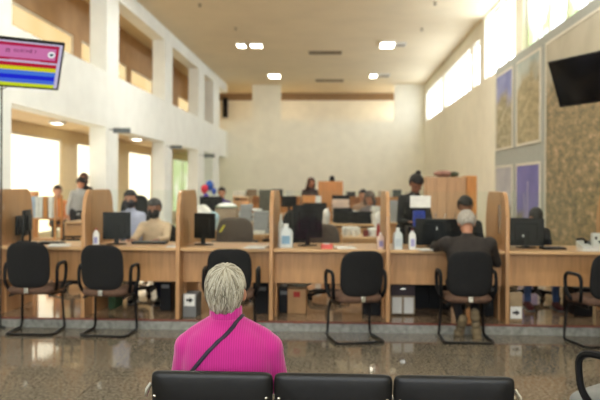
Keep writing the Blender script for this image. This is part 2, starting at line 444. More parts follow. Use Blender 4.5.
# =====================================================================
# CEILING FIXTURES
# =====================================================================
LAMP = emat('lamp_on', (255, 246, 225), 7.0)
LAMPOFF = mat('lamp_off', (120, 105, 85), .4)
def ceiling_light(x0, x1, y, on, label, z=ZC, ln=.55, m=None):
    Y = (z-CAMZ)*F/(185-y)
    X0, X1 = XY(x0, Y), XY(x1, Y); w = X1-X0
    o = thing('ceiling_light', label, 'ceiling light', ((X0+X1)/2, Y, z-.06), group='square ceiling downlights')
    fb = B(); f = .03; h = .06
    for s in (-1, 1):
        box(fb, (s*(w/2-f/2), 0, h/2), (f, ln, h)); box(fb, (0, s*(ln/2-f/2), h/2), (w-2*f, f, h))
    obj('frame', fb, WHITE, o, smooth=False)
    db = B(); box(db, (0, 0, h/2), (w-2*f, ln-2*f, h-.01)); obj('diffuser', db, m or (LAMP if on else LAMPOFF), o, smooth=False)
    return o
ceiling_light(236, 245.5, 44, 1, 'lit ceiling light, left one of the adjoining pair at left', ln=.55)
ceiling_light(249.5, 262, 44, 1, 'lit ceiling light, wider right one of the pair at left', ln=.55)
ceiling_light(268, 280, 75, 1, 'single lit ceiling light far back on the left half', ln=.9)
ceiling_light(379, 394, 44, 1, 'lit ceiling light on the right, nearer the camera', ln=.9)
ceiling_light(395, 405, 44, 0, 'unlit dark ceiling light beside the nearer right lit one', ln=.5)
ceiling_light(369, 376.5, 75, 1, 'small lit ceiling light far back on the right half', ln=.9)
ceiling_light(377.5, 389, 75, 0, 'unlit dark ceiling light far back on the right', ln=.7)
for Y_ in (17.0, 10.3, 3.6):     # the same fittings continue overhead towards the camera
    for x_, w_ in ((-2.9, .42), (-2.35, .42), (2.0, .5)):
        w = w_; o = thing('ceiling_light', 'lit ceiling light of the rows overhead, nearer than the visible ones', 'ceiling light', (x_, Y_, ZC-.06), group='ceiling lights overhead')
        fb = B()
        for sg in (-1, 1): box(fb, (sg*(w/2-.015), 0, .03), (.03, .9, .06)); box(fb, (0, sg*.435, .03), (w-.06, .03, .06))
        obj('frame', fb, WHITE, o, smooth=False)
        db = B(); box(db, (0, 0, .03), (w-.06, .84, .05)); obj('diffuser', db, emat('lamp_overhead', (255, 251, 240), 20.0), o, smooth=False)
for x_ in (-3.3, 3.4):  # unseen lamps added to brighten the gallery recess
    o = thing('ceiling_light', 'added unseen fill light in the gallery behind the '+('left pier' if x_ < 0 else 'right end')+' of the far wall', 'ceiling light', (x_, 34.3, ZC-.06))
    fb = B()
    for sg in (-1, 1): box(fb, (sg*.285, 0, .03), (.03, .6, .06)); box(fb, (0, sg*.285, .03), (.54, .03, .06))
    obj('frame', fb, WHITE, o, smooth=False)
    db = B(); box(db, (0, 0, .03), (.54, .54, .05)); obj('diffuser', db, emat('gallery_fill', (255, 248, 230), 9.0), o, smooth=False)
LAMPA = emat('lamp_aisle', (255, 246, 225), 4.0)
ceiling_light(51, 63, 121, 1, 'lit light under the gallery in the first opening', z=2.8, ln=.3, m=LAMPA)
ceiling_light(131, 142, 138, 1, 'lit light under the gallery in the second opening', z=2.8, ln=.4, m=LAMPA)
def vent(x0, x1, y, label):
    Y = (ZC-CAMZ)*F/(185-y); X0, X1 = XY(x0, Y), XY(x1, Y); w = X1-X0
    o = thing('ceiling_vent', label, 'air vent', ((X0+X1)/2, Y, ZC-.05), group='ceiling air vents')
    fb = B(); box(fb, (0, -.2, .025), (w, .03, .05)); box(fb, (0, .2, .025), (w, .03, .05)); box(fb, (-w/2+.015, 0, .025), (.03, .37, .05)); box(fb, (w/2-.015, 0, .025), (.03, .37, .05))
    obj('frame', fb, mat('vent_grey', (150, 135, 110), .5), o, smooth=False)
    for k in range(5):
        sb = B(); box(sb, (0, -.14+k*.07, .025), (w-.06, .035, .006), rx=.6); obj('slat', sb, mat('vent_slat', (105, 92, 74), .5), o, smooth=False)
vent(308, 341, 52, 'slotted air vent in the ceiling, nearer one')
vent(315, 343, 80, 'slotted air vent in the ceiling, far one')
for x, y, lb in ((199, 3, 'left of the near lights'), (235, 27, 'above the lit pair at left'), (434, 3, 'at the top right'), (421, 29, 'right of the near right light')):
    Y = (ZC-CAMZ)*F/(185-y); bm = B()
    lathe(bm, [(.05, 0), (.05, -.01), (.02, -.015), (.02, -.06), (.045, -.065), (.045, -.075)], n=12)
    o = obj('smoke_detector', bm, mat('detector', (140, 128, 105), .5)); o.location = (XY(x, Y), Y, ZC)
    tag(o, 'small round ceiling detector ' + lb, 'smoke detector', 'ceiling detectors')

# signs hanging off the left wall
for i, (Y, x0, x1, y0, y1, lb) in enumerate(((15.85, 113, 130, 129, 134, 'largest'), (21.35, 170, 182, 146, 149.5, 'middle'), (26.55, 204, 214.5, 154.5, 158, 'small far'))):
    X0, X1 = XY(x0, Y), XY(x1, Y); z1, z0 = ZY(y0, Y, x0), ZY(y1, Y, x0)
    o = thing('hanging_sign', lb+' dark blank sign board projecting from the left white wall', 'sign', (X0, Y, z0), group='sign boards on the left wall')
    bm = B(); box(bm, ((X1-X0)/2, 0, (z1-z0)/2), (X1-X0, .03, z1-z0)); obj('board', bm, mat('sign_grey', (96, 104, 108), .5), o, bevel=.004)
    bm = B(); box(bm, (-(X0-XL)/2+.01, 0, (z1-z0)*.7), ((X0-XL)+.02, .02, .02)); obj('bracket', bm, GREYPL, o, smooth=False)
# notices on the end face of the first column
for (x, y, w, h, lb, c) in ((97, 174.5, .26, .2, 'pale blue notice taped high on the white column', (150, 190, 205)), (96, 189, .14, .14, 'small pale notice low on the white column', (190, 205, 215))):
    p = atY(x, y, 15.9); bm = B(); box(bm, (0, 0, 0), (w, .006, h)); box(bm, (0, -.004, h*.1), (w*.7, .003, h*.15), mi=1); box(bm, (0, -.004, -h*.2), (w*.6, .003, h*.1), mi=1)
    o = obj('wall_notice', bm, [mat(lb[:12], c, .7), mat('notice_ink', (90, 140, 170), .7)], smooth=False); o.location = (p.x, 15.896, p.z)
    tag(o, lb, 'notice')
# loudspeaker on the far gallery
p = atY(225, 108, 36.5); bm = B(); box(bm, (0, -.1, .26), (.24, .2, .5)); box(bm, (0, -.1, -.26), (.24, .2, .5)); box(bm, (0, -.02, 0), (.1, .04, .3))
o = obj('loudspeaker', bm, BPLAS, smooth=False, bevel=.01); o.location = (p.x, 36.599, p.z)
tag(o, 'tall black speaker on the far gallery wall', 'speaker')

# =====================================================================
# TELEVISIONS
# =====================================================================
def tv(name, label, centre, w, h, yaw, pitch, roll=0):
    """yaw: normal turned from -Y; pitch: tilted down"""
    o = thing(name, label, 'television', centre)
    R = Matrix.Rotation(yaw, 4, 'Z') @ Matrix.Rotation(-pitch, 4, 'X') @ Matrix.Rotation(roll, 4, 'Y')
    o.rotation_euler = R.to_euler()
    bm = B(); f = .018
    box(bm, (0, .02, 0), (w, .035, h))
    for s in (-1, 1):
        box(bm, (s*(w/2-f/2), -.002, 0), (f, .012, h)); box(bm, (0, -.002, s*(h/2-f/2)), (w, .012, f))
    box(bm, (0, .05, -.03), (w*.55, .04, h*.5))
    obj('casing', bm, BPLAS, o, bevel=.003)
    bm = B(); box(bm, (0, .06, 0), (.1, .02, .1)); obj('mounting_arm', bm, BMET, o)
    return o
# right TV (switched off)
TVR = dict(c=atY(590, 78, 7.6))
t = tv('television', 'switched-off black television hanging at the top right', TVR['c'], .95, .55, 0, 0)
bm = B(); box(bm, (0, -.0005, 0), (.95-.036, .004, .55-.036)); obj('screen', bm, SCREEN, t, smooth=False)
TV_R = t
# left queue display
tl = tv('television', 'lit queue display television with pink and striped screen at top left', atY(20, 65, 7.3), .95, .55, 0, 0)
TV_L = tl
def scr(x0, x1, z0, z1, col, layer, name='screen_band', strength=.21):
    bm = B(); box(bm, ((x0+x1)/2, -.0005-.0006*layer, (z0+z1)/2), (x1-x0, .001, z1-z0))
    return obj(name, bm, emat('scr_%d_%d_%d' % col, col, strength), tl, smooth=False)
W2, H2 = .457, .257
scr(-W2, W2, -H2, H2, (214, 205, 232), 0, 'screen')
scr(-W2, W2-.03, .04, H2-.02, (190, 40, 80), 1)
scr(-W2, W2-.058, .07, H2-.055, (222, 128, 184), 2)
scr(-W2+.42, W2-.2, .04, .052, (226, 140, 190), 2)
zz = .02
for c, h in (((196, 40, 62), .045), ((225, 225, 40), .045), ((80, 130, 235), .05), ((40, 50, 225), .05), ((80, 120, 235), .045), ((215, 230, 50), .045)):
    scr(-W2+.30, W2-.035, zz-h, zz, c, 1); zz -= h
bm = B(); lathe(bm, [(.036, 0), (.036, .001)], n=24); o = obj('icon', bm, emat('icon_w', (225, 225, 225), .3), tl); o.rotation_euler = (PI/2, 0, 0); o.location = (W2-.1, -.003, .135)
bm = B(); lathe(bm, [(.017, 0), (.017, .001)], n=24); box(bm, (.0, -.0, 0), (.05, .006, .001)); o = obj('icon_mark', bm, emat('icon_d', (30, 60, 70), .5), tl); o.rotation_euler = (PI/2, 0, 0); o.location = (W2-.1, -.0045, .135)
def text(s, size, m, parent, loc, rot=(PI/2, 0, 0), name='lettering'):
    cu = bpy.data.curves.new('txt', 'FONT'); cu.body = s; cu.size = size; cu.extrude = .0004; cu.align_x = 'LEFT'; cu.align_y = 'CENTER'
    to = bpy.data.objects.new('txt', cu); C.objects.link(to)
    dg = bpy.context.evaluated_depsgraph_get(); dg.update()
    me = bpy.data.meshes.new_from_object(to.evaluated_get(dg)); bpy.data.objects.remove(to)
    me.materials.clear(); me.materials.append(m)
    o = bpy.data.objects.new(name, me); C.objects.link(o); o.parent = parent; o.location = loc; o.rotation_euler = rot
    return o
text('GUICHÊ 7', .05, emat('txt_d', (110, 40, 90), .12), tl, (-.01, -.0035, .15))
text('n', .09, emat('txt_k', (40, 25, 40), .1), tl, (-.085, -.0035, .15))
# cable hanging below
bm = B(); tube(bm, smooth_path([(-.2, .06, -.2), (-.19, .07, -.33), (-.05, .07, -.34), (.03, .06, -.22)]), .005, 6); obj('cable', bm, BPLAS, tl)

# =====================================================================
# COUNTER
# =====================================================================
DIV = [-3.60, -2.63, -1.63, -.655, .545, 1.755, 3.0]
DT = .04
names = ['leftmost', 'second from left', 'third from left', 'beside the white jug behind the seated woman', 'left of the customer in the dark jacket', 'right of the customer in the dark jacket', 'rightmost, at the frame edge']
for i, x in enumerate(DIV):
    o = thing('divider_panel', 'tall beech partition with rounded top, '+names[i], 'partition', (x, 7.2, PF), group='beech partitions between the service desks')
    bm = B(); D, H = .95, 1.34; r = .16
    ol = [(0, 0), (D, 0), (D, H-.25)]
    for k in range(9):
        a = math.radians(10*k+5); ol.append((D-r-.02+(r)*math.cos(a), H-.25+.25*math.sin(a)))
    for k in range(9):
        a = math.radians(90+10*k+5); ol.append((r+.02+r*math.cos(a), H-.25+.25*math.sin(a)))
    ol.append((0, H-.25))
    prism(bm, ol, -DT/2, DT/2, 'x')
    obj('panel', bm, WOOD, o, bevel=.004, ang=50)
    bm = B(); tube(bm, [(-0.0, y, z) for y, z in ol[2:]], .0, 3) if False else None
    if i in (4, 5):
        bm.free(); bm = B(); box(bm, (-DT/2-.004 if i == 5 else DT/2+.004, .28, 1.05), (.008, .025, .3)); obj('bracket', bm, CHROME, o, smooth=False)
    else: bm.free()
bayn = ['leftmost bay', 'bay where the masked clerk sits', 'bay behind the woman in pink', 'bay with the pink box', 'bay of the customer in the dark jacket', 'right-hand bay']
for i in range(6):
    a, b = DIV[i]+DT/2+.001, DIV[i+1]-DT/2-.001; w = b-a; cx = (a+b)/2
    o = thing('service_desk', 'beech service desk in the '+bayn[i], 'desk', (cx, 7.23, PF), group='service desks in the counter row')
    bm = B(); box(bm, (0, .39, .72), (w, .78, .035)); obj('worktop', bm, WOODH, o, bevel=.008)
    bm = B(); box(bm, (0, .14, .535), (w, .02, .335)); obj('modesty_panel', bm, WOOD, o, smooth=False)
    for s in (-1, 1):
        bm = B(); box(bm, (s*(w/2-.012), .45, .3515), (.02, .5, .703)); obj('side_support', bm, WOOD, o, smooth=False)
    g = B(); box(g, (cx, 7.40, PF+1.06), (w-.002, .006, .56)); go = obj('acrylic_screen', g, GLASS, smooth=False)
    tag(go, 'clear acrylic screen standing over the '+bayn[i], 'screen', 'acrylic screens between the partitions')
WT0 = PF+.72+.0175   # worktop height

# =====================================================================
# CHAIRS
# =====================================================================
def make_visitor_chair(label):
    o = thing('visitor_chair', label, 'chair', group='black visitor chairs')
    def bend(v):
        z = v.z; return Vector((v.x, v.y-.2+.9*v.x*v.x*.6-.12*(z)-.25*z*z*.3, z+.67))
    bm = B(); panel(bm, .43, .44, .045, p=3.6, fn=bend); obj('backrest', bm, BLACK, o, ang=60)
    bm = B()
    def sb(v): return Vector((v.x, v.z+.03, v.y+.425-.1*max(0, v.z)**2*2))
    panel(bm, .46, .46, .085, p=4.5, fn=sb); obj('seat', bm, TAUPE, o, ang=60)
    bm = B(); box(bm, (0, -.225, .435), (.045, .012, .05)); box(bm, (0, -.14, .412), (.045, .18, .012)); obj('back_bracket', bm, CHROME, o, bevel=.003)
    bm = B()
    pts = [(-.20, -.14, .375), (-.205, .19, .375), (-.22, .215, .06), (-.225, .2, .014), (-.235, -.17, .014), (.235, -.17, .014), (.225, .2, .014), (.22, .215, .06), (.205, .19, .375), (.20, -.14, .375)]
    tube(bm, fillet(pts, .06), .013, 8); tube(bm, [(-.20, 0, .375), (.20, 0, .375)], .01, 8)
    obj('frame', bm, BMET, o)
    for s in (-1, 1):
        bm = B()
        pts = fillet([(s*.235, -.06, .42), (s*.262, -.11, .5), (s*.262, -.11, .675), (s*.262, .15, .675), (s*.262, .13, .5), (s*.235, .08, .42)], .08, 5)
        tube(bm, pts, .018, 8, up=(1, 0, 0), flat=1.0); tube(bm, [(s*.2, -.06, .41), (s*.24, -.06, .425)], .012, 6); tube(bm, [(s*.2, .08, .41), (s*.24, .08, .425)], .012, 6)
        obj('armrest', bm, BPLAS, o)
    return o
vc = make_visitor_chair('empty black visitor chair at the far left desk, leftmost of the row')
def at_px(x, Y): return (XY(x, Y-.2), Y, 0)
vc.location = at_px(27, 6.92); vc.rotation_euler = (0, 0, math.radians(2))
c2_ = dup(vc, at_px(102.5, 6.90), math.radians(-2), 'empty black visitor chair facing the masked clerk, second from left')
vc.scale = (1, 1, 1.045); c2_.scale = (1, 1, 1.025)
c3_ = dup(vc, at_px(229, 6.86), math.radians(2), 'black visitor chair directly behind the head of the woman in pink')
dup(vc, at_px(357, 6.78), math.radians(17), 'empty black visitor chair in the middle, with the pink box on the desk ahead')
dup(vc, at_px(470.5, 6.86), math.radians(1), 'black visitor chair the customer in the dark jacket sits on')
dup(vc, at_px(607, 6.80), math.radians(16), 'black visitor chair cut by the right frame edge at the right-hand desk')

for o_ in C.objects:
    if o_.name.startswith('visitor_chair') and o_ is not vc and o_ is not c2_: o_.scale = (1, 1, 1)
# armchair at lower right near the camera
ac = dup(vc, (1.47, 3.50, 0), math.radians(40), 'black armchair corner near the camera at the lower right')
for k in kids(ac):
    if k.name.startswith('seat'): k.data = k.data.copy(); k.data.materials[0] = mat('grey_seat', (120, 122, 120), .7)

def make_office_chair(label, m, rz=0, loc=(0, 0, 0), h=.5, w=.46, seatz=.47, low=.52, arms=True):
    o = thing('office_chair', label, 'chair', loc, rz, 'swivel office chairs behind the counter')
    def bend(v): return Vector((v.x*(1-.12*v.z/h), v.y-.24+.5*v.x*v.x-.1*v.z, v.z+low+h/2))
    bm = B(); panel(bm, w, h, .07, p=3.6, fn=bend); obj('backrest', bm, m, o, ang=60)
    bm = B(); panel(bm, .48, .46, .08, p=4, fn=lambda v: Vector((v.x, v.z, v.y+seatz))); obj('seat', bm, m, o, ang=60)
    bm = B(); tube(bm, fillet([(0, -.1, seatz-.05), (0, -.28, seatz-.05), (0, -.27, low+.15)], .06), .02, 8); obj('back_stem', bm, BPLAS, o)
    bm = B(); lathe(bm, [(.03, .09), (.03, .25), (.02, .26), (.02, seatz-.03)], n=12); obj('gas_column', bm, BPLAS, o)
    bm = B()
    for k in range(5):
        a = k*2*PI/5+.3; tube(bm, [(0, 0, .1), (.15*math.cos(a), .15*math.sin(a), .095), (.27*math.cos(a), .27*math.sin(a), .07)], [.028, .022, .016], 8)
    obj('star_base', bm, BPLAS, o)
    for k in range(5):
        a = k*2*PI/5+.3; bm = B(); q = bmesh.ops.create_cone(bm, segments=14, radius1=.027, radius2=.027, depth=.04, cap_ends=True)
        bmesh.ops.transform(bm, matrix=Matrix.Translation((.27*math.cos(a), .27*math.sin(a), .028)) @ Matrix.Rotation(a, 4, 'Z') @ Matrix.Rotation(PI/2, 4, 'X'), verts=q['verts'])
        obj('caster', bm, BPLAS, o)
    if arms:
        for s in (-1, 1):
            bm = B(); tube(bm, fillet([(s*.2, 0, seatz-.04), (s*.27, 0, seatz-.03), (s*.27, 0, seatz+.2)], .04), .014, 8); box(bm, (s*.27, .02, seatz+.21), (.05, .24, .025)); obj('armrest', bm, BPLAS, o, bevel=.006)
    return o
def oc(x, Y, label, m, rz=0, **k): return make_office_chair(label, m, rz, (XY(x, Y), Y, PF), **k)
oc(235, 8.75, 'brown-grey office chair with its tall back turned to us, left of the paper stacks', CHGREY, 0.15, h=.5, low=.5)
oc(328, 8.6, 'brown-grey office chair behind the pink box', CHGREY, -.25, h=.44, low=.5, w=.42)
oc(287, 9.0, 'black office chair behind the white jug', BLACK, 2.6, h=.56, low=.52)
oc(131, 10.1, 'high-backed black office chair behind the clerk in lilac', BLACK, PI, h=.72, low=.52)
oc(156, 8.72, 'black office chair under the masked clerk', BLACK, PI, h=.42, low=.48, arms=False)
oc(464, 8.85, 'black office chair under the clerk facing the customer', BLACK, PI, h=.42, low=.48, arms=False)
oc(536, 8.8, 'black office chair under the clerk in jeans', BLACK, PI, h=.38, low=.48, arms=False)
oc(73, 9.1, 'black office chair in the empty leftmost bay', BLACK, 1.9, h=.3, low=.46)

# =====================================================================
# BENCH
# =====================================================================
BY = 2.60
bench = thing('waiting_bench', 'row of three joined black padded waiting seats in the foreground', 'bench', (0, BY, 0))
bx = [-.688, -.2255, .2180, .664]
for i in range(3):
    a, b = bx[i]+.001, bx[i+1]-.001; w = b-a; cx = (a+b)/2
    bm = B()
    def bf(v, cx=cx): return Vector((v.x+cx, v.y+.035-.16*v.z, v.z+.587))
    panel(bm, w, .43, .05, p=18, fn=bf, n=72); bk = obj('backrest', bm, VINYL, bench, ang=60)
    bm = B()
    bm.free()
    for s in (-1, 1):
        bm = B(); ball(bm, (cx+s*(w/2-.022), -.014-.16*(.715-.587), .715), (.006, .004, .006), 10, 6); obj('screw', bm, CHROME, bk)
    bm = B(); panel(bm, w, .45, .06, p=9, n=56, fn=lambda v, cx=cx: Vector((v.x+cx, v.z+.2, v.y+.40))); obj('seat', bm, VINYL, bench, ang=60)
bm = B(); box(bm, (-.005, .12, .33), (1.32, .07, .05)); obj('beam', bm, BMET, bench, bevel=.006)
for x in (-.5, .5):
    bm = B(); tube(bm, [(x, .12, .31), (x, .12, .06)], .025, 10); tube(bm, fillet([(x, -.15, .015), (x, .0, .05), (x, .24, .05), (x, .4, .015)], .05), .018, 8); obj('leg', bm, CHROME, bench)
for x in (-.672, -.2245, .219, .66):
    bm = B(); tube(bm, fillet([(x, .3, .36), (x, .0, .33), (x, .05, .42), (x, .015, .72)], .05), .009, 8); obj('bracket', bm, CHROME, bench)
# chrome end fittings with black caps
for x, s in ((-.688, -1), (.666, 1)):
    bm = B(); tube(bm, [(x, .01, .752), (x+s*.016, .01, .725), (x+s*.022, .01, .70)], [.006, .009, .006], 8); obj('end_fitting', bm, CHROME, bench)

# =====================================================================
# PEOPLE
# =====================================================================
def hand(bm, w, d, side, palm=(0, 0, -1), curl=.5, s=1.0):
    """w wrist point, d finger direction, palm normal; palm + four fingers + thumb"""
    d = Vector(d).normalized(); nrm = Vector(palm); nrm = (nrm-d*nrm.dot(d)).normalized(); lat = d.cross(nrm)*side
    w = Vector(w)
    for k, o in enumerate((-.028, -.010, .010, .028)):
        capsule(bm, w+lat*o*.5*s, w+d*.075*s+lat*o*s, .014*s, .012*s, 8)
    for k, (o, L) in enumerate(((-.030, .055), (-.010, .068), (.010, .074), (.030, .066))):
        a = w+d*.08*s+lat*o*s; m = a+(d*math.cos(curl*.6)+nrm*math.sin(curl*.6))*L*.5*s; e = m+(d*math.cos(curl*1.5)+nrm*math.sin(curl*1.5))*L*.5*s
        capsule(bm, a, m, .0095*s, .0088*s, 8); capsule(bm, m, e, .0088*s, .0075*s, 8)
    a = w+d*.02*s+lat*.026*s; m = a+(d*.7+lat*.7).normalized()*.04*s+nrm*.006; e = m+(d*.95+lat*.25+nrm*.3).normalized()*.032*s
    capsule(bm, a, m, .013*s, .011*s, 8); capsule(bm, m, e, .011*s, .009*s, 8)

def head_geo(bm, R, c, s):
    """R rotation matrix (3x3), c centre; local face direction +Y"""
    def P(x, y, z): return c+R @ Vector((x*s, y*s, z*s))
    eu = R.to_euler()
    ball(bm, P(0, -.008, .028), (.074*s, .092*s, .088*s), 20, 14, eu)
    ball(bm, P(0, .018, -.035), (.057*s, .066*s, .075*s), 18, 12, eu)
    ball(bm, P(0, .045, -.085), (.032*s, .03*s, .025*s), 12, 8, eu)
    capsule(bm, P(0, .078, .012), P(0, .098, -.022), .008*s, .0125*s, 8)
    capsule(bm, P(-.03, .074, .026), P(.03, .074, .026), .011*s, .011*s, 8)
    for k in (-1, 1):
        ball(bm, P(k*.076, -.002, -.002), (.010*s, .018*s, .03*s), 10, 8, eu)
        ball(bm, P(k*.036, .058, -.022), (.02*s, .02*s, .018*s), 10, 8, eu)

def remesh(o, v, sm=3, f=.6):
    m = o.modifiers.new('Remesh', 'REMESH'); m.mode = 'VOXEL'; m.voxel_size = v; m.use_smooth_shade = True
    if sm:
        q = o.modifiers.new('Smooth', 'SMOOTH'); q.iterations = sm; q.factor = f

def hair_shell(R, c, s, style, m, parent):
    bm = B(); r = (.083, .102, .098)
    ln = {'short': -.045, 'bun': -.05, 'long': -.06, 'bob': -.10}[style]
    vs = ball(bm, (0, 0, 0), 1, 32, 22)
    rem = []
    for v in list(bm.verts):
        x, y, z = v.co.x*r[0], v.co.y*r[1]-.010, v.co.z*r[2]+.030
        hl = .055 if style != 'long' else .06
        if z < hl and y > (.015 if z > -.02 else -.02+.0): rem.append(v); continue
        if z < ln: rem.append(v); continue
        if y > .0 and z < .05 and abs(x) < .06: rem.append(v); continue
        k = 1+.02*math.sin(31*v.co.x+17*v.co.z)+.02*math.sin(23*v.co.y)
        v.co = Vector((x*k, y*k, z*k))
    bmesh.ops.delete(bm, geom=rem, context='VERTS')
    for v in bm.verts: v.co = R @ (v.co*s)+c
    h = obj('hair', bm, m, parent, ang=80)
    so = h.modifiers.new('Solidify', 'SOLIDIFY'); so.thickness = .016*s; so.offset = -0.3
    if style in ('bun', 'long', 'bob'):
        bm = B()
        if style == 'bun':
            ball(bm, (-.02, -.06, .125), (.036, .036, .036)); capsule(bm, (-.01, -.05, .10), (-.02, -.06, .12), .025, .03)
        if style == 'long':
            for k in range(15):
                a = math.radians(180+180*k/14); x = .082*math.cos(a); y = .03+.10*math.sin(a)
                tube(bm, smooth_path([(x*.8, y*.75, .07), (x*1.08, y, -.03), (x*1.2, y*1.05-.01, -.16), (x*1.25+.01*math.sin(k*5), y*1.0-.02, -.27-.02*math.sin(k*3))], 4), [.022]*10+[.018, .012, .006], 8)
        if style == 'bob':
            for k in range(15):
                a = math.radians(170+200*k/14); x = .08*math.cos(a); y = .02+.1*math.sin(a)
                tube(bm, smooth_path([(x*.8, y*.7, .07), (x*1.06, y, -.03), (x*1.1, y, -.12)], 4), [.02]*6+[.017, .013, .006], 8)
        for v in bm.verts: v.co = R @ (v.co*s)+c
        obj('hair_length', bm, m, h)
    return h

def person(label, loc, rz, pose, hairstyle, hairm, topm, pantm, s=1.0, lean=0.0, skin=SKIN, headpitch=0.0, headyaw=0.0, side_lean=0.0,
           hands=None, elbows=None, knees=None, feet=None, mask=None, shoem=None, voxel=.011, seat=.45, build=1.0, sleeves='long', toes=None, footpitch=0.0, group=None, hips=0.0):
    """local frame: faces +Y; loc.z is the floor under the feet"""
    hz = (seat+.09) if pose == 'sit' else .92*s
    H = Vector((0, 0, hz))
    Lr = Matrix.Rotation(-lean, 3, 'X') @ Matrix.Rotation(side_lean, 3, 'Y')
    def T(x, y, z): return H+Lr @ Vector((x*s, y*s, z*s))
    b = build
    sh = [T(k*.160*b, -.01, .405) for k in (-1, 1)]
    hip = [H+Vector((k*.085*s, .02, -.01)) for k in (-1, 1)]
    if pose == 'sit':
        kn = knees or [H+Vector((k*.11, .40*s, .0)) for k in (-1, 1)]
        an = feet or [Vector((k*.11, .36, .09)) for k in (-1, 1)]
    else:
        kn = knees or [Vector((k*.09*s, .03, .50*s)) for k in (-1, 1)]
        an = feet or [Vector((k*.095*s, -.02, .09)) for k in (-1, 1)]
    kn = [Vector(k) for k in kn]; an = [Vector(k) for k in an]
    hd = hands or ([Vector((k*.12, .33*s, hz+.10)) for k in (-1, 1)] if pose == 'sit' else [Vector((k*.24*s, .05, .80*s)) for k in (-1, 1)])
    hd = [Vector(h) for h in hd]
    el = []
    for i, k in enumerate((-1, 1)):
        if elbows: el.append(Vector(elbows[i])); continue
        mid = (sh[i]+hd[i])/2; d = (hd[i]-sh[i]).length; L = .28*s
        off = math.sqrt(max(L*L-(d/2)**2, 0))
        el.append(mid+Vector((k*.35, -.35, -.85)).normalized()*off)
    for i in range(2):   # keep the forearm from over-stretching
        v = hd[i]-el[i]
        if v.length > .30*s: hd[i] = el[i]+v.normalized()*.30*s
    HS = 1.1*s
    Rh = Lr.lerp(Matrix.Identity(3), .5).normalized() if False else Matrix.Rotation(-lean*.5, 3, 'X')
    Rh = Rh @ Matrix.Rotation(headyaw, 3, 'Z') @ Matrix.Rotation(-headpitch, 3, 'X')
    neck0 = T(0, -.015, .45); neck1 = T(0, 0, .525)
    hc = neck1+Vector((0, 0, .105*s))+Rh @ Vector((0, .03*s, .01*s))
    def torso(bm, g):
        # rings follow the lean
        secs = [(-.10, .165, .12), (-.03, .172, .125), (.08, .152*b, .112), (.2, .155*b, .115), (.32, .168*b, .115), (.40, .162*b, .10), (.44, .118*b, .08), (.465, .072, .066), (.50, .060, .060)]
        n = 24; rings = []
        for z, rx, ry in secs:
            R_ = []
            for k in range(n):
                a = k*2*PI/n; ca, sa = math.cos(a), math.sin(a)
                R_.append(bm.verts.new(T(0, 0, 0)*0+T((rx+g)*math.copysign(abs(ca)**.85, ca), (ry+g)*math.copysign(abs(sa)**.85, sa), z)))
            rings.append(R_)
        for A, B_ in zip(rings, rings[1:]):
            for k in range(n): bm.faces.new((A[k], A[(k+1) % n], B_[(k+1) % n], B_[k]))
        bm.faces.new(rings[0][::-1]); bm.faces.new(rings[-1])
        if g > 0: capsule(bm, neck0-Vector((0, 0, .03)), neck0+(neck1-neck0)*.75, .07*s, .058*s)
        for q in sh: ball(bm, q-Vector((0, 0, .008)), (.058*s+g)*b, 14, 10); capsule(bm, T(0, -.02, .435), q, .055*s+g, .05*s+g)
    def arms(bm, g, full=True):
        for i in range(2):
            capsule(bm, sh[i], el[i], .052*s*b+g, .04*s+g)
            if full: capsule(bm, el[i], hd[i]-(hd[i]-el[i]).normalized()*.02, .041*s+g, .027*s+g)
    def legs(bm, g):
        for i in range(2):
            capsule(bm, hip[i], kn[i], .085*s+g, .056*s+g); capsule(bm, kn[i], an[i], .054*s+g, .036*s+g)
    td = toes or [Vector((0.03*k, 1, 0)) for k in (-1, 1)]
    bm = B(); torso(bm, -.012); arms(bm, -.006); legs(bm, -.008)
    capsule(bm, neck0-Vector((0, 0, .02)), neck1+Vector((0, 0, .03)), .056*s, .052*s); head_geo(bm, Rh, hc, HS)
    for i, k in enumerate((-1, 1)):
        hand(bm, hd[i], (hd[i]-el[i]).normalized()*.8+Vector((-.15*k, .25, -.05)), k, s=s*1.0)
        f0 = an[i]; ff = Vector(td[i]).normalized(); capsule(bm, f0-Vector((0, 0, .03 if not footpitch else 0)), f0+ff*.13*s-Vector((0, 0, .05)) if not footpitch else f0+ff*.14, .032*s, .026*s)
    o = obj('person', bm, skin, ang=180); remesh(o, .0075 if voxel < .012 else .009, 2, .5)
    tag(o, label, 'person', group)
    bm = B(); torso(bm, .006); arms(bm, .008, sleeves == 'long')
    t_ = obj('top', bm, topm, o, ang=180); remesh(t_, voxel, 5, .6)
    bm = B(); legs(bm, .008); ball(bm, H+Vector((0, 0, -.02)), (.17*s*max(b, .95), .13*s, .11*s))
    p_ = obj('trousers', bm, pantm, o, ang=180); remesh(p_, voxel, 4, .6)
    for i in range(2):
        bm = B(); ff = Vector(td[i]).normalized(); a = an[i]
        if footpitch:
            up = ff.cross(Vector((1, 0, 0))).normalized()
            for q, w, h in ((-.07, .045, .04), (-.02, .05, .04), (.05, .046, .034), (.12, .056, .03), (.18, .05, .026), (.21, .036, .02)):
                ball(bm, a+ff*q, (w, .05, .045), 14, 10)
        else:
            for q, w, z, h in ((-.05, .036, .045, .042), (.0, .038, .052, .05), (.06, .041, .042, .04), (.12, .046, .036, .034), (.175, .04, .03, .028)):
                ball(bm, Vector((a.x, a.y, a.z-.09))+ff*q*s+Vector((0, 0, z)), (w, .05, h), 14, 10)
        sh_ = obj('shoe', bm, shoem or BPLAS, o, ang=180); remesh(sh_, .008, 3, .5)
        bm = B()
        if footpitch: box(bm, a+ff*.075+up*.0, (.085, .02, .26))
        else: box(bm, Vector((a.x, a.y, a.z-.09))+ff*.06*s+Vector((0, 0, .006)), (.085, .26, .012), rz=math.atan2(-ff.x, ff.y))
        if footpitch: bm.free()
        else: obj('sole', bm, GREYPL, sh_, bevel=.004)
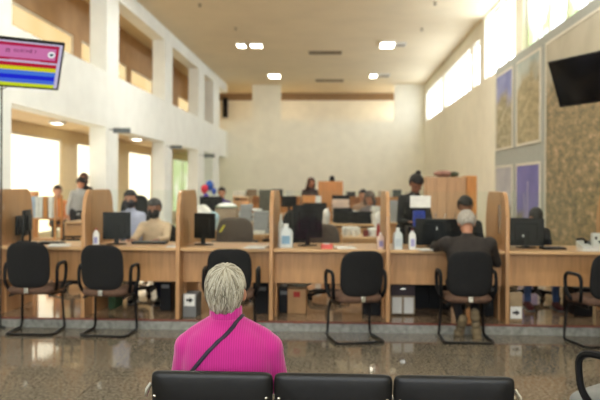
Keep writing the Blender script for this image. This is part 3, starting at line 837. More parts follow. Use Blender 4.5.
    h_ = hair_shell(Rh, hc, HS, hairstyle, hairm, o) if hairstyle else None
    for k in (-1, 1):
        bm = B(); ball(bm, hc+Rh @ Vector((k*.029*HS, .0745*HS, .006*HS)), .0085*HS, 12, 8); obj('eye', bm, mat('eye', (60, 50, 45), .2), o)
    if mask:
        bm = B(); vs = ball(bm, (0, 0, 0), 1, 24, 16)
        for v in list(bm.verts):
            if v.co.y < .1: bm.verts.remove(v)
        for v in bm.verts:
            v.co = hc+Rh @ (Vector((v.co.x*.076, v.co.y*.094+.020, v.co.z*.066-.046))*HS)
        mk = obj('face_mask', bm, mask, o); so = mk.modifiers.new('Solidify', 'SOLIDIFY'); so.thickness = .003
    else:
        bm = B(); capsule(bm, hc+Rh @ Vector((-.02*HS, .083*HS, -.052*HS)), hc+Rh @ Vector((.02*HS, .083*HS, -.052*HS)), .0055, .0055, 8); obj('mouth', bm, mat('lips', (140, 75, 65), .5), o)
    o.location = loc; o.rotation_euler = (0, 0, rz)
    o['hc'] = 0; del o['hc']
    return o, hc, h_, t_

CREAM = mat('cream_shirt', (205, 180, 150), .8, var=.06, scale=12)
LILAC = mat('lilac_shirt', (176, 178, 200), .8, var=.06, scale=12)
DARKJ = mat('charcoal_jacket', (46, 40, 36), .75, var=.12, scale=14, bump=.2)
DARKT = mat('black_top', (22, 23, 27), .8, var=.15)
JEANS = mat('blue_jeans', (72, 92, 128), .8, var=.12, scale=30)
NAVY = mat('navy_trousers', (32, 38, 58), .8, var=.1)
DTR = mat('dark_trousers', (34, 32, 34), .8, var=.1)
REDSH = mat('dark_red_shoe', (84, 28, 30), .5)
BEIGES = mat('worn_sole', (128, 112, 86), .7, var=.12)
GREYT = mat('pale_grey_top', (170, 168, 165), .8)
ORNG = mat('orange_top', (196, 120, 66), .8)

# masked clerk in cream shirt
person('seated clerk in cream shirt with black face mask, hands on the desk', (XY(156, 8.52), 8.52, PF), PI, 'sit', 'short', mat('hair_salt', (58, 54, 52), .6, var=.2), CREAM, NAVY,
       s=.93, lean=.10, headpitch=.12, skin=SKIND, mask=BPLAS, hands=[(-.16, .50, .76), (.16, .50, .76)], feet=[(-.15, .36, .09), (.17, .30, .09)], knees=[(-.13, .42, .50), (.14, .42, .50)], seat=.42)
# clerk in lilac further back
person('seated clerk in lilac shirt wearing a dark mask, behind the clerk in cream', (XY(131, 9.9), 9.9, PF), PI, 'sit', 'short', HAIRB, LILAC, DTR, s=1.0, headpitch=.05, mask=mat('dark_mask', (50, 48, 54), .8), voxel=.014)
# two standing in the first opening
person('standing person in pale grey top bending over beside the first column', (XY(76, 14.5), 14.5, PF), -2.2, 'stand', 'short', HAIRB, GREYT, DTR, s=.93, lean=.30, headpitch=.4, voxel=.014)
person('standing person in dark top just behind the bending one, by the column', (XY(84.5, 15.3), 15.3, PF), PI-.4, 'stand', 'bob', HAIRBR, DARKT, DTR, s=.97, voxel=.014)
person('person in an orange top seated far left in the first opening', (XY(57.5, 14.6), 14.6, PF), PI+.5, 'sit', 'short', HAIRB, ORNG, DTR, s=1.0, voxel=.014, seat=.50)
# brown haired woman far back
person('standing person with long brown hair far back in the middle', (XY(310, 17.2), 17.2, PF), PI+.3, 'stand', 'long', HAIRBR, mat('dark_brown_top', (58, 44, 44), .8), DTR, s=.94, headpitch=.3, headyaw=.3, lean=.05, voxel=.014)
# woman in black standing behind counter, hair bun
person('standing person in black with a hair bun looking down behind the white reflection sheet', (XY(409, 8.95), 8.95, PF), PI+.25, 'stand', 'bun', HAIRB, DARKT, DTR, s=.93, lean=.25, headpitch=.45, skin=SKIND, side_lean=-.08,
       hands=[(-.12, .40, .98), (.14, .40, .96)])
# clerk facing the customer
person('seated clerk with dark hair facing the customer in the dark jacket', (XY(464, 8.62), 8.62, PF), PI, 'sit', 'short', HAIRB, DARKT, DTR, s=.97, headpitch=.35, lean=.12, skin=SKIND)
# clerk in jeans
person('clerk in blue jeans and dark red shoes seated low behind the right monitor', (XY(532, 8.55), 8.55, PF), PI, 'sit', 'short', HAIRB, DARKT, JEANS, s=.85, headpitch=.6, lean=.32, shoem=REDSH, seat=.44,
       feet=[(-.16, .42, .09), (.16, .42, .09)], knees=[(-.15, .40, .50), (.15, .40, .50)])
# far seated heads
person('far seated person with black hair beyond the pair of monitors, left one', (XY(363, 14.6), 14.6, PF), PI, 'sit', 'short', HAIRB, mat('tan_top', (150, 120, 96), .8), DTR, s=1.0, voxel=.014)
person('far seated person in grey top leaning over, right of the black-haired one', (XY(373, 13.2), 13.2, PF), PI-.5, 'sit', 'bob', mat('hair_mid', (92, 80, 74), .6), mat('grey_top', (110, 102, 104), .8), DTR, s=1.0, lean=.2, headpitch=.3, voxel=.014)
person('far seated person with black hair beside the balloons', (XY(222, 17.0), 17.0, PF), PI, 'sit', 'short', HAIRB, mat('purple_top', (80, 62, 120), .8), DTR, s=1.02, voxel=.014)

# customer in dark jacket on chair
cp, chc, chh, ctt = person('seated customer with grey hair in a dark jacket, back turned, elbow on the desk', (XY(470.5, 6.8)+.03, 6.96, 0), 0, 'sit', 'short', HAIRG, DARKJ, DTR, s=.96, lean=.32, headpitch=.50, build=1.36,
       hands=[(-.26, .60, .885), (.20, .42, .80)], elbows=[(-.31, .30, .86), (.31, .20, .72)], knees=[(-.12, .40, .50), (.12, .40, .50)],
       feet=[(-.07, .05, .13), (.05, -.02, .19)], toes=[Vector((-.05, .35, -.5)), Vector((.12, .12, -1))], footpitch=1, shoem=BEIGES, seat=.46)

# ---------- the woman in pink ----------
PINK = bpy.data.materials.new('pink_rib_knit'); PINK.use_nodes = True
nt = PINK.node_tree; b_ = nt.nodes['Principled BSDF']; b_.inputs['Roughness'].default_value = .85; b_.inputs['Sheen Weight'].default_value = .3
b_.inputs['Specular IOR Level'].default_value = .2
tc = nt.nodes.new('ShaderNodeTexCoord'); wv = nt.nodes.new('ShaderNodeTexWave'); wv.wave_type = 'BANDS'; wv.bands_direction = 'X'
wv.inputs['Scale'].default_value = 34; wv.inputs['Distortion'].default_value = .35; wv.inputs['Detail Scale'].default_value = .6
rp = nt.nodes.new('ShaderNodeValToRGB'); rp.color_ramp.elements[0].color = srgb(172, 33, 119); rp.color_ramp.elements[1].color = srgb(188, 43, 135)
rp.color_ramp.elements[0].position = .1; rp.color_ramp.elements[1].position = .6
bp = nt.nodes.new('ShaderNodeBump'); bp.inputs['Strength'].default_value = .25; bp.inputs['Distance'].default_value = .003
nt.links.new(tc.outputs['Object'], wv.inputs['Vector']); nt.links.new(wv.outputs[1], rp.inputs[0]); nt.links.new(rp.outputs[0], b_.inputs['Base Color'])
nt.links.new(wv.outputs[1], bp.inputs['Height']); nt.links.new(bp.outputs[0], b_.inputs['Normal'])

WX, WY = XY(228.0, 2.8), 2.84
bm = B()
# body under the clothes
def wtorso(bm, g):
    loft(bm, [(0, .02, .43, .17+g, .13+g), (0, .02, .50, .185+g, .14+g), (0, .01, .62, .180+g, .135+g), (0, -.0, .72, .178+g, .128+g), (0, -.0, .80, .182+g, .12+g), (0, 0, .855, .172+g, .113+g),
              (-.002, .0, .89, .150+g, .10+g), (-.005, .005, .918, .116+g, .085+g), (-.010, .005, .94, .080+g, .068+g), (-.012, .01, .96, .056+g, .058+g)], 32, 2.25)
def warms(bm, g, hands_=False):
    for k in (-1, 1):
        S = Vector((k*.160, .0, .832)); E = Vector((k*.206, .04, .60)); W = Vector((k*.09, .27, .58))
        ball(bm, S, .056+g, 16, 12); capsule(bm, S, E, .052+g, .046+g, 18); capsule(bm, E, W, .046+g, .03+g, 16)
        if hands_: hand(bm, W, (W-E).normalized()*.6+Vector((-k*.5, .2, -.2)), k, s=.92)
def wlegs(bm, g):
    for k in (-1, 1):
        capsule(bm, (k*.09, .03, .50), (k*.11, .42, .50), .08+g, .058+g); capsule(bm, (k*.11, .42, .50), (k*.11, .40, .09), .055+g, .037+g)
wtorso(bm, -.01); warms(bm, -.008, True); wlegs(bm, -.008)
capsule(bm, (-.012, .005, .93), (-.015, .02, 1.03), .054, .05)
HC = Vector((-.017, .03, 1.060)); RI = Matrix.Rotation(-.05, 3, 'X')
head_geo(bm, RI, HC, .92)
for k in (-1, 1): capsule(bm, (k*.11, .40, .06), (k*.115, .55, .035), .03, .025); ball(bm, HC+Vector((k*.077, -.012, -.012)), (.011, .017, .027), 12, 10)
wo = obj('person', bm, SKIN, ang=180); remesh(wo, .007, 2, .5)
tag(wo, 'seated woman with short grey hair in a bright pink ribbed sweater, back turned', 'person')
wo.location = (WX, WY, 0)
bm = B(); wtorso(bm, .010); warms(bm, .010)
for k in (-1, 1): capsule(bm, (-.012+k*.035, .0, .918), (k*.138, .0, .868), .058, .052, 16)
sw = obj('sweater', bm, PINK, wo, ang=180); remesh(sw, .009, 5, .6)
bm = B()
lathe(bm, [(.050, -.035), (.064, -.03), (.067, -.005), (.066, .03), (.062, .036), (.052, .034)], (-.013, .008, .970), 40, .98)
cl = obj('collar', bm, PINK, sw, ang=60)
bm = B(); wlegs(bm, .008); ball(bm, (0, .03, .50), (.17, .13, .09)); q = obj('trousers', bm, DTR, wo, ang=180); remesh(q, .012, 4, .6)
for k in (-1, 1):
    bm = B()
    for qq, w_, z_, h_ in ((-.04, .036, .045, .042), (.02, .038, .05, .046), (.08, .041, .04, .038), (.14, .045, .034, .032), (.185, .038, .03, .026)):
        ball(bm, (k*.112, .40+qq, z_), (w_, .045, h_), 14, 10)
    q = obj('shoe', bm, BPLAS, wo, ang=180); remesh(q, .008, 3, .5)
for k in (-1, 1):
    bm = B(); ball(bm, HC+RI @ Vector((k*.028, .067, .004)), .0115, 12, 8); obj('eye', bm, mat('eye', (60, 50, 45), .2), wo)
bm = B(); capsule(bm, HC+Vector((-.018, .078, -.05)), HC+Vector((.018, .078, -.05)), .005, .005, 8); obj('mouth', bm, mat('lips', (140, 75, 65), .5), wo)
# hair: an under-cap and many overlapping locks flowing from the crown
HM = [mat('hair_lock_light', (192, 187, 170), .55, var=.08), mat('hair_lock_mid', (168, 162, 144), .55, var=.1), mat('hair_lock_warm', (142, 133, 112), .55, var=.1), mat('hair_lock_dark', (104, 97, 82), .55, var=.12)]
bm = B(); ball(bm, (0, 0, 0), 1, 40, 28)
hcn = Vector((-.017, .012, 1.072)); hr = Vector((.075, .092, .097))
rem = []
for v in list(bm.verts):
    p = Vector((v.co.x*hr.x, v.co.y*hr.y, v.co.z*hr.z))
    if p.y > .03 and p.z < .03 or p.z < -.085: rem.append(v); continue
    v.co = hcn+p
bmesh.ops.delete(bm, geom=rem, context='VERTS')
hb = obj('hair', bm, HM[2], wo, ang=80); so = hb.modifiers.new('Solidify', 'SOLIDIFY'); so.thickness = .008
bm = B(); rnd = random.Random(3)
crown = Vector((.10, -.40, .92)).normalized()
e1 = crown.cross(Vector((0, 0, 1))).normalized(); e2 = crown.cross(e1)
for i in range(4200):
    phi = rnd.uniform(0, 2*PI); th0 = rnd.uniform(.02, 1.5)**1.0; lock = math.sin(phi*9)*.03+math.sin(phi*23+2)*.02
    L = rnd.uniform(.7, 1.25); lift = rnd.uniform(.0, .008); ph = phi; pts = []; n_ = 9
    wob = rnd.uniform(-.16, .16); wf = rnd.uniform(2, 5); wp = rnd.uniform(0, 6)
    ok = True
    for k in range(n_):
        t = k/(n_-1); th = th0+L*t; a = ph+wob*t+.05*math.sin(wf*t*2+wp)+lock*t
        d = crown*math.cos(th)+(e1*math.cos(a)+e2*math.sin(a))*math.sin(th)
        rr = 1.0
        P = Vector((d.x*hr.x, d.y*hr.y, d.z*hr.z)); nn = Vector((d.x/hr.x, d.y/hr.y, d.z/hr.z)).normalized()
        P = P+nn*(.002+lift*(.4+.6*math.sin(PI*min(1, t*1.1)))+.002*math.sin(phi*14+th*3))
        if P.z > 0: P.x *= 1+.10*(P.z/hr.z)**2*(1-(P.z/hr.z)**6)
        if P.z < -.03:                         # below the ears the hair hangs and hugs the nape
            q = min(1, (-.03-P.z)/.06); P.x = P.x*(1-.13*q); P.y = P.y*(1-.10*q)-.012*q; P.z -= .016*q
        if P.z < -.104+.012*math.sin(phi*6): break
        if P.y > .035 and P.z < .02: break
        if abs(P.x) > .055 and P.y > -.03 and P.z < .0: break
        pts.append(hcn+P)
    if len(pts) < 4: continue
    m_ = rnd.choices((0, 1, 2, 3), (.40, .34, .16, .10) if pts[-1].z > 1.06 else (.28, .32, .2, .2))[0]
    R0 = rnd.uniform(.0009, .0020)
    tube(bm, pts, [R0*(.6+.5*math.sin(PI*min(1, .15+.75*k/(len(pts)-1)))) if k < len(pts)-1 else .0004 for k in range(len(pts))], 4, mi=m_)
obj('hair_strands', bm, HM, hb, ang=180)
# crossbody strap: wraps over the right shoulder
STR = mat('strap_dark_violet', (44, 34, 52), .6, var=.1)
path = smooth_path([(-.19, -.06, .66), (-.165, -.12, .735), (-.10, -.14, .81), (-.02, -.135, .90), (.03, -.10, .95), (.062, -.03, .985), (.06, .05, .97), (.02, .11, .90), (-.06, .13, .80), (-.13, .12, .72), (-.18, .06, .63)], 8)
bm = B(); W_ = .0085; prev = None
for i, p in enumerate(path):
    t = (path[min(i+1, len(path)-1)]-path[max(i-1, 0)]).normalized(); rad = Vector((p.x*.3, p.y, 0.02+max(0, (p.z-.92))*2)).normalized(); s_ = t.cross(rad).normalized()
    cur = [bm.verts.new(p+s_*W_*k) for k in (-1, -.33, .33, 1)]
    if prev:
        for k in range(3): bm.faces.new((prev[k], prev[k+1], cur[k+1], cur[k]))
    prev = cur
st = obj('bag_strap', bm, STR, ang=60)
st.parent = wo
sm_ = st.modifiers.new('Shrinkwrap', 'SHRINKWRAP'); sm_.target = sw; sm_.wrap_method = 'NEAREST_SURFACEPOINT'; sm_.wrap_mode = 'ABOVE_SURFACE'; sm_.offset = .003
so = st.modifiers.new('Solidify', 'SOLIDIFY'); so.thickness = .0035; so.offset = 1
# bag at her left hip
bm = B(); panel(bm, .2, .14, .07, p=5, fn=lambda v: Vector((v.x*.5-.235+0, v.x*.8+.14, v.z+.54)))
q = obj('shoulder_bag', bm, VINYL, wo, ang=60)

# =====================================================================
# THINGS ON AND UNDER THE COUNTER
# =====================================================================
def monitor(label, x, Y, w, h, rz=0, z=WT0, ztop=None, group='computer monitors', screen_front=False):
    """screen faces local +Y (towards the clerk); its black back faces us when rz=0"""
    o = thing('monitor', label, 'monitor', (XY(x, Y), Y, z), rz, group)
    cz = (ztop-z-h/2) if ztop else .12+h/2
    bm = B(); box(bm, (0, 0, cz), (w, .03, h)); box(bm, (0, -.025, cz), (w*.6, .03, h*.6)); obj('casing', bm, BPLAS, o, bevel=.006)
    bm = B(); box(bm, (0, .0165, cz), (w-.03, .003, h-.03)); obj('screen', bm, SCREEN, o, smooth=False)
    bm = B(); box(bm, (0, -.035, (cz)/2+.005), (.05, .02, cz)); obj('stand', bm, BPLAS, o, bevel=.004)
    bm = B(); lathe(bm, [(.11, 0), (.11, .008), (.03, .016)], (0, -.02, 0), 24, .8); obj('base', bm, BPLAS, o)
    return o
monitor('slim black monitor seen edge-on in the leftmost bay', 27, 7.66, .36, .28, math.radians(103), ztop=1.5-.0107*27.5)
m_a = monitor('black monitor beside the white bottle, left of the masked clerk', 117, 7.62, .30, .30, math.radians(14), ztop=ZY(213.5, 7.6))
monitor('second dark monitor turned sideways in the leftmost bay', 20, 7.82, .28, .22, math.radians(100), ztop=ZY(218, 7.7))
monitor('black monitor in the bay behind the woman in pink, by the partition', 205, 7.66, .26, .28, math.radians(-20), ztop=ZY(214, 7.6))
monitor('tall black monitor right of the white jug', 307.5, 7.68, .33, .36, math.radians(10), ztop=ZY(205, 7.6))
monitor('wide black monitor left of the customer in the dark jacket', 437, 7.68, .46, .29, math.radians(-6), ztop=ZY(218, 7.6))
m_b = monitor('black monitor with pale logo in the right-hand bay', 526, 7.66, .38, .30, math.radians(-6), ztop=ZY(216.5, 7.6))
bm = B(); box(bm, (0, -.0425, .2), (.012, .002, .035)); obj('white_label', bm, WHITE, [o for o in C.objects if o.get('label', '').startswith('wide black monitor')][0], smooth=False)
bm = B(); lathe(bm, [(.014, 0), (.014, .002)], n=16); q = obj('logo', bm, WHITE, m_b); q.rotation_euler = (PI/2, 0, 0); q.location = (-.03, -.041, .13)

def keyboard(label, x, Y, rz=0, w=.42):
    o = thing('keyboard', label, 'keyboard', (XY(x, Y), Y, WT0), rz, 'keyboards')
    bm = B(); box(bm, (0, 0, .01), (w, .15, .02)); obj('body', bm, BPLAS, o, bevel=.004)
    bm = B()
    for r in range(5):
        for c in range(14): box(bm, (-w/2+.025+c*(w-.05)/13, -.055+r*.027, .0235), (.022, .021, .006))
    obj('keys', bm, GREYPL, o, smooth=False); return o
keyboard('black keyboard under the hands of the masked clerk', 150, 7.72, .0, w=.38)
keyboard('black keyboard beside the monitor in the right-hand bay', 553, 7.5, .15, w=.24)
keyboard('dark keyboard at the foot of the monitor in the leftmost bay', 52, 7.55, -.1, w=.26)

def jug(label, x, Y, w, h, colr, mark=None, pump=False, capm=WHITE, name='sanitizer_jug'):
    o = thing(name, label, 'bottle', (XY(x, Y), Y, WT0), .1)
    bm = B(); loft(bm, [(0, 0, 0, w*.48, w*.33), (0, 0, .01, w*.5, w*.35), (0, 0, h*.62, w*.5, w*.35), (0, 0, h*.75, w*.42, w*.3), (0, 0, h*.84, w*.2, w*.18), (0, 0, h*.9, w*.18, w*.17)], 28, 3.2)
    obj('body', bm, colr, o, ang=60)
    bm = B(); lathe(bm, [(w*.2, h*.9), (w*.2, h*.99), (w*.16, h)], n=20)
    if pump: tube(bm, [(0, 0, h*.98), (0, 0, h*1.25)], .006, 8); tube(bm, [(.01, 0, h*1.25), (-.05, -.01, h*1.27)], [.012, .006], 8)
    obj('cap', bm, capm, o)
    if mark:
        bm = B(); box(bm, (0, -w*.352, h*.33), (w*.55, .003, h*.35)); lb_ = obj('paper_label', bm, mat('label_'+mark[0], mark[1], .6), o, smooth=False)
        if mark[0] in '02': text(mark[0], h*.32, mat('ink_dark', (50, 60, 90), .6), o, (-w*.16, -w*.356, h*.33))
    return o
JUGM = mat('cloudy_jug', (205, 212, 210), .35, var=.05)
jug('large white jug with a carry spout beside the middle partition', 286, 7.42, .155, .25, JUGM, ('b', (130, 165, 190)))
jug('tall thin white bottle behind the large white jug', 281, 7.58, .06, .34, WHITE)
jug('cloudy jug marked 2 in the bay of the customer', 398, 7.30, .10, .225, JUGM, ('2', (185, 195, 200)))
jug('slim white bottle with dark red top right of the jug marked 2', 412.5, 7.32, .075, .215, WHITE, ('s', (170, 165, 205)), capm=mat('dark_red_cap', (90, 30, 34), .5))
jug('white bottle with purple label left of the partition by the jug marked 2', 381, 7.34, .08, .17, mat('pinkish_bottle', (205, 180, 165), .5), ('p', (140, 130, 165)))
jug('white bottle with red cap beside the monitor of the masked clerk', 96.5, 7.36, .07, .19, WHITE, ('v', (150, 150, 190)), capm=mat('red_cap', (170, 60, 50), .5))
def block(name, label, cat, x, Y, z, size, m, rz=0, group=None, bevel=.004, extra=None):
    bm = B(); box(bm, (0, 0, size[2]/2), size)
    if extra: extra(bm)
    o = obj(name, bm, m, None, smooth=False, bevel=bevel); o.location = (XY(x, Y), Y, z); o.rotation_euler = (0, 0, rz)
    return tag(o, label, cat, group)
PINKB = mat('coral_box', (214, 100, 90), .6, var=.1)
block('tissue_box', 'small coral pink and white box on the middle desk', 'box', 327, 7.28, WT0, (.12, .08, .05), [PINKB, PAPER], .1, extra=lambda bm: box(bm, (0, 0, .052), (.06, .04, .012), mi=1))
# papers on worktops
for i, (x, Y, w, h, rz, lb) in enumerate(((60, 7.35, .22, .3, .3, 'on the leftmost desk'), (257, 7.35, .22, .28, -.1, 'on the desk right of the woman in pink'), (345, 7.4, .2, .26, .2, 'right of the coral box'), (172, 7.3, .1, .12, .1, 'beside the masked clerk'), (424, 7.25, .12, .16, .4, 'at the customer\'s elbow'), (590, 7.35, .2, .18, .2, 'under the telephone at the right edge'))):
    bm = B()
    for k in range(4): box(bm, (.004*math.sin(k*3), .004*math.cos(k*2), .002+k*.003), (w, h, .0028), rz=.03*math.sin(k*5+i))
    o = obj('paper_sheets', bm, PAPER, smooth=False); o.location = (XY(x, Y), Y, WT0); o.rotation_euler.z = rz
    tag(o, 'few loose white sheets '+lb, 'papers', 'loose papers on the desks')
# telephone at right
o = thing('telephone', 'white and black desk telephone at the right edge of the counter', 'telephone', (XY(588, 7.62), 7.62, WT0), .1)
bm = B(); prism(bm, [(-.09, 0), (.09, 0), (.09, .08), (-.09, .03)], -.09, .09, 'x'); obj('base', bm, WHITE, o, bevel=.006)
bm = B(); tube(bm, smooth_path([(-.06, -.09, .075), (-.062, -.04, .1), (-.062, .05, .1), (-.06, .1, .085)]), [.022]+[.014]*14+[.022], 10); obj('handset', bm, BPLAS, o)
bm = B()
for r in range(4):
    for c in range(3): box(bm, (.0+c*.028, -.05+r*.03, .052+.0082*r), (.018, .018, .012))
obj('keypad', bm, GREYPL, o, smooth=False)
block('card_reader', 'white box with two dark marks beside the telephone at right', 'box', 597, 7.55, WT0, (.10, .07, .17), [WHITE, BPLAS], 0, extra=lambda bm: (box(bm, (-.02, -.036, .12), (.025, .004, .03), mi=1), box(bm, (.02, -.036, .08), (.025, .004, .03), mi=1)))
# white sheet standing in for a window reflection, on the acrylic of bay 5
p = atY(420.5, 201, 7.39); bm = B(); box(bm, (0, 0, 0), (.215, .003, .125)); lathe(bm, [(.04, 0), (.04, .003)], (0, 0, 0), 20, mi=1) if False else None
o = obj('reflection_sheet', bm, [PAPER], smooth=False); o.location = (p.x, 7.3945, p.z)
tag(o, 'white sheet standing in for a window reflection on the acrylic in front of the person with the bun', 'notice')
bm = B(); box(bm, (0, 0, .09), (.13, .09, .18)); box(bm, (0, -.046, .09), (.09, .003, .1), mi=1)
o = obj('folder_box', bm, [mat('royal_blue', (28, 60, 170), .5), mat('royal_blue_dark', (22, 48, 140), .5)], smooth=False, bevel=.004); 
o.location = (XY(419, 8.12), 8.12, 1.03); 
FB = o; tag(o, 'royal blue file box on the dark cabinet behind the white reflection sheet', 'file box')
# dark low cabinet behind the bay-5 monitor on which the blue box stands
def cabinet(label, x0, x1, Y, depth, top, m, doors=2, group=None, name='cabinet', handle=CHROME):
    X0, X1 = XY(x0, Y), XY(x1, Y); w = X1-X0; h = top-PF
    o = thing(name, label, 'cabinet', ((X0+X1)/2, Y+depth/2, PF), group=group)
    bm = B(); box(bm, (0, .01, h/2), (w, depth-.02, h)); obj('carcass', bm, m, o, bevel=.004)
    for k in range(doors):
        dw = w/doors; cx = -w/2+dw*(k+.5)
        bm = B(); box(bm, (cx, -depth/2+.002, h/2+.02), (dw-.006, .018, h-.06)); d = obj('door', bm, m, o, bevel=.003)
        bm = B(); box(bm, (cx+dw*.38, -depth/2-.014, h*.55), (.012, .014, .1)); obj('handle', bm, handle, d)
    return o
cabinet('low black cabinet behind the monitor left of the customer', 408, 452, 8.02, .3, 1.03, BPLAS, 2)
# tall wooden cabinets
c1 = cabinet('pale tall wooden cabinet with many doors behind the customer, left unit', 427, 466, 12.6, .45, 1.66, mat('pale_cab_wood', (190, 150, 112), .4, var=.07, scale=6, stretch=(6, 6, .5)), 4)
c2 = cabinet('orange wooden cabinet standing at the right end of the pale cabinets', 466.5, 477, 12.6, .45, 1.68, WOODO, 1)
c3 = cabinet('small wooden cabinet standing far back against the cream wall', 318, 343, 17.8, .4, 1.60, WOODO, 2)
def bag(label, x, Y, z, size, m, name='plastic_bag', cat='bag', seed=1):
    bm = B(); vs = ball(bm, (0, 0, size[2]/2), (size[0]/2, size[1]/2, size[2]/2), 22, 14)
    r = random.Random(seed); a, b, c = r.uniform(8, 20), r.uniform(8, 20), r.uniform(8, 20)
    for v in bm.verts:
        k = 1+.10*math.sin(v.co.x*a*2+v.co.z*b*2)+.06*math.sin(v.co.y*c*3+v.co.z*30); v.co.x *= k; v.co.y *= k
        if v.co.z < size[2]*.08: v.co.z = 0
    o = obj(name, bm, m, ang=60); o.location = (XY(x, Y), Y, z); return tag(o, label, cat)
bag('dull pink and grey bundle on top of the pale cabinets', 443, 12.8, 1.66, (.36, .3, .12), mat('pinkgrey', (150, 112, 100), .8, var=.2), 'cloth_bundle', 'bundle', 4)
bag('small dark green bundle at the right end on the pale cabinets', 453.5, 12.8, 1.66, (.2, .2, .1), mat('darkgreen', (70, 76, 56), .8, var=.2), 'cloth_bundle', 'bundle', 5)
block('printer', 'small black device on top of the far wooden cabinet', 'printer', 332, 18.0, 1.60, (.14, .12, .1), BPLAS, extra=lambda bm: box(bm, (0, 0, .12), (.1, .08, .04)))

# desks behind
def desk(label, x0, x1, Y, depth, top, m=WOODH, m2=WOOD):
    X0, X1 = XY(x0, Y), XY(x1, Y); w = X1-X0
    o = thing('desk', label, 'desk', ((X0+X1)/2, Y+depth/2, PF), group='wooden desks in the back office')
    h = top-PF
    bm = B(); box(bm, (0, 0, h-.014), (w, depth, .028)); obj('desktop', bm, m, o, bevel=.004)
    for s in (-1, 1):
        bm = B(); box(bm, (s*(w/2-.02), 0, (h-.028)/2), (.03, depth-.04, h-.028)); obj('side_panel', bm, m2, o, smooth=False)
    bm = B(); box(bm, (0, -depth/2+.05, h*.65), (w-.07, .018, h*.55)); obj('modesty_panel', bm, m2, o, smooth=False)
    return o
T1 = .82
desk('wooden desk with cups and papers behind the middle chair', 343, 383, 9.15, .75, T1)
desk('desk under the grey paper stacks, left of the middle partition', 240, 273, 9.55, .8, T1)
desk('long desk under the white bags and dish', 188, 232, 10.3, .8, T1)
desk('desk under the pair of dark monitors', 331, 381, 11.8, .9, .84)
desk('far desk in front of the person with long brown hair', 282, 322, 15.2, .8, .86)
desk('far desk near the balloons', 196, 246, 15.6, .8, .86)
desk('desk at the far left seen behind the second partition', 64, 92, 11.9, .7, .84)
monitor('dark monitor, left one of the pair on the back desk', 343, 12.2, .34, .26, .1, z=.84, ztop=ZY(207.5, 12.2))
monitor('dark monitor, right one of the pair on the back desk', 364.5, 12.1, .42, .30, -.15, z=.84, ztop=ZY(211, 12.1))
monitor('small dark monitor on the far desk in front of the brown-haired person', 289, 15.5, .34, .24, .2, z=.86, ztop=ZY(196, 15.5))
# wood crate in front of the brown-haired person
block('wooden_box', 'light wooden box on the far desk in front of the brown-haired person', 'box', 309, 15.5, .86, (.30, .2, ZY(195.5, 15.5)-.86), WOODO)
block('paper_stack', 'pale upright stack right of the light wooden box', 'papers', 318.5, 15.4, .86, (.12, .2, .40), PAPER)
# paper stacks
rs = random.Random(5)
def stack(label, x, Y, z0, w, d, h, m, rz=0):
    bm = B(); z = 0
    while z < h:
        t = rs.uniform(.012, .03); box(bm, (rs.uniform(-.012, .012), rs.uniform(-.012, .012), z+t/2), (w, d, t-.002), rz=rs.uniform(-.06, .06)); z += t
    o = obj('paper_stack', bm, m, smooth=False); o.location = (XY(x, Y), Y, z0); o.rotation_euler.z = rz
    return tag(o, label, 'papers', 'stacks of paper files in the back office')
stack('tall grey paper stack on the desk, left one beside the brown chair', 246, 9.9, T1, .17, .3, ZY(206, 9.9)-T1, GREYP, .1)
stack('grey paper stack on the desk, right one next to the middle partition', 262.5, 9.85, T1, .20, .3, ZY(212, 9.9)-T1, GREYP, -.1)
stack('low white paper stack in front of the grey stacks', 254, 9.62, T1, .3, .08, ZY(231, 9.66)-T1, PAPER, .0)
# dish with green rim, on bags
block('storage_box', 'grey storage box carrying the green-rimmed dish', 'box', 227, 10.65, T1, (.32, .3, ZY(209, 10.6)-T1), mat('beige_box', (160, 140, 118), .7))
bm = B(); lathe(bm, [(.10, 0), (.17, .012), (.18, .02)], n=28); lathe(bm, [(.18, .02), (.182, .028), (.17, .034)], n=28, mi=1); lathe(bm, [(.165, .03), (.12, .07), (.04, .085)], n=28, mi=2)
o = obj('serving_dish', bm, [PAPER, mat('green_rim', (70, 110, 60), .5), WHITE]); o.location = (XY(227, 10.65), 10.65, ZY(209, 10.6)+.0); tag(o, 'white dish with a green rim on a box beside the white bags', 'dish')
bag('white plastic bag left of the green-rimmed dish', 203, 10.6, T1, (.30, .3, ZY(205, 10.6)-T1), mat('white_bag', (222, 218, 212), .5, var=.1), seed=2)
bag('pale blue plastic bag between the white bag and the dish', 213.5, 10.45, T1, (.18, .2, ZY(212, 10.5)-T1), mat('blue_bag', (170, 200, 210), .5, var=.1), seed=3)
# yellow cleaning brush/marker on brown chair -> small yellow cloth
bm = B(); panel(bm, .03, .09, .012, p=4, fn=lambda v: Vector((v.x+v.z*.6, v.y, v.z)))
o = obj('yellow_tag', bm, mat('yellow', (205, 195, 60), .6)); p = atY(222.5, 229, 8.42); o.location = (p.x, 8.42, p.z); o.rotation_euler.z = .15
o.parent = None; tag(o, 'narrow yellow cloth hanging on the brown-grey chair back', 'cloth')
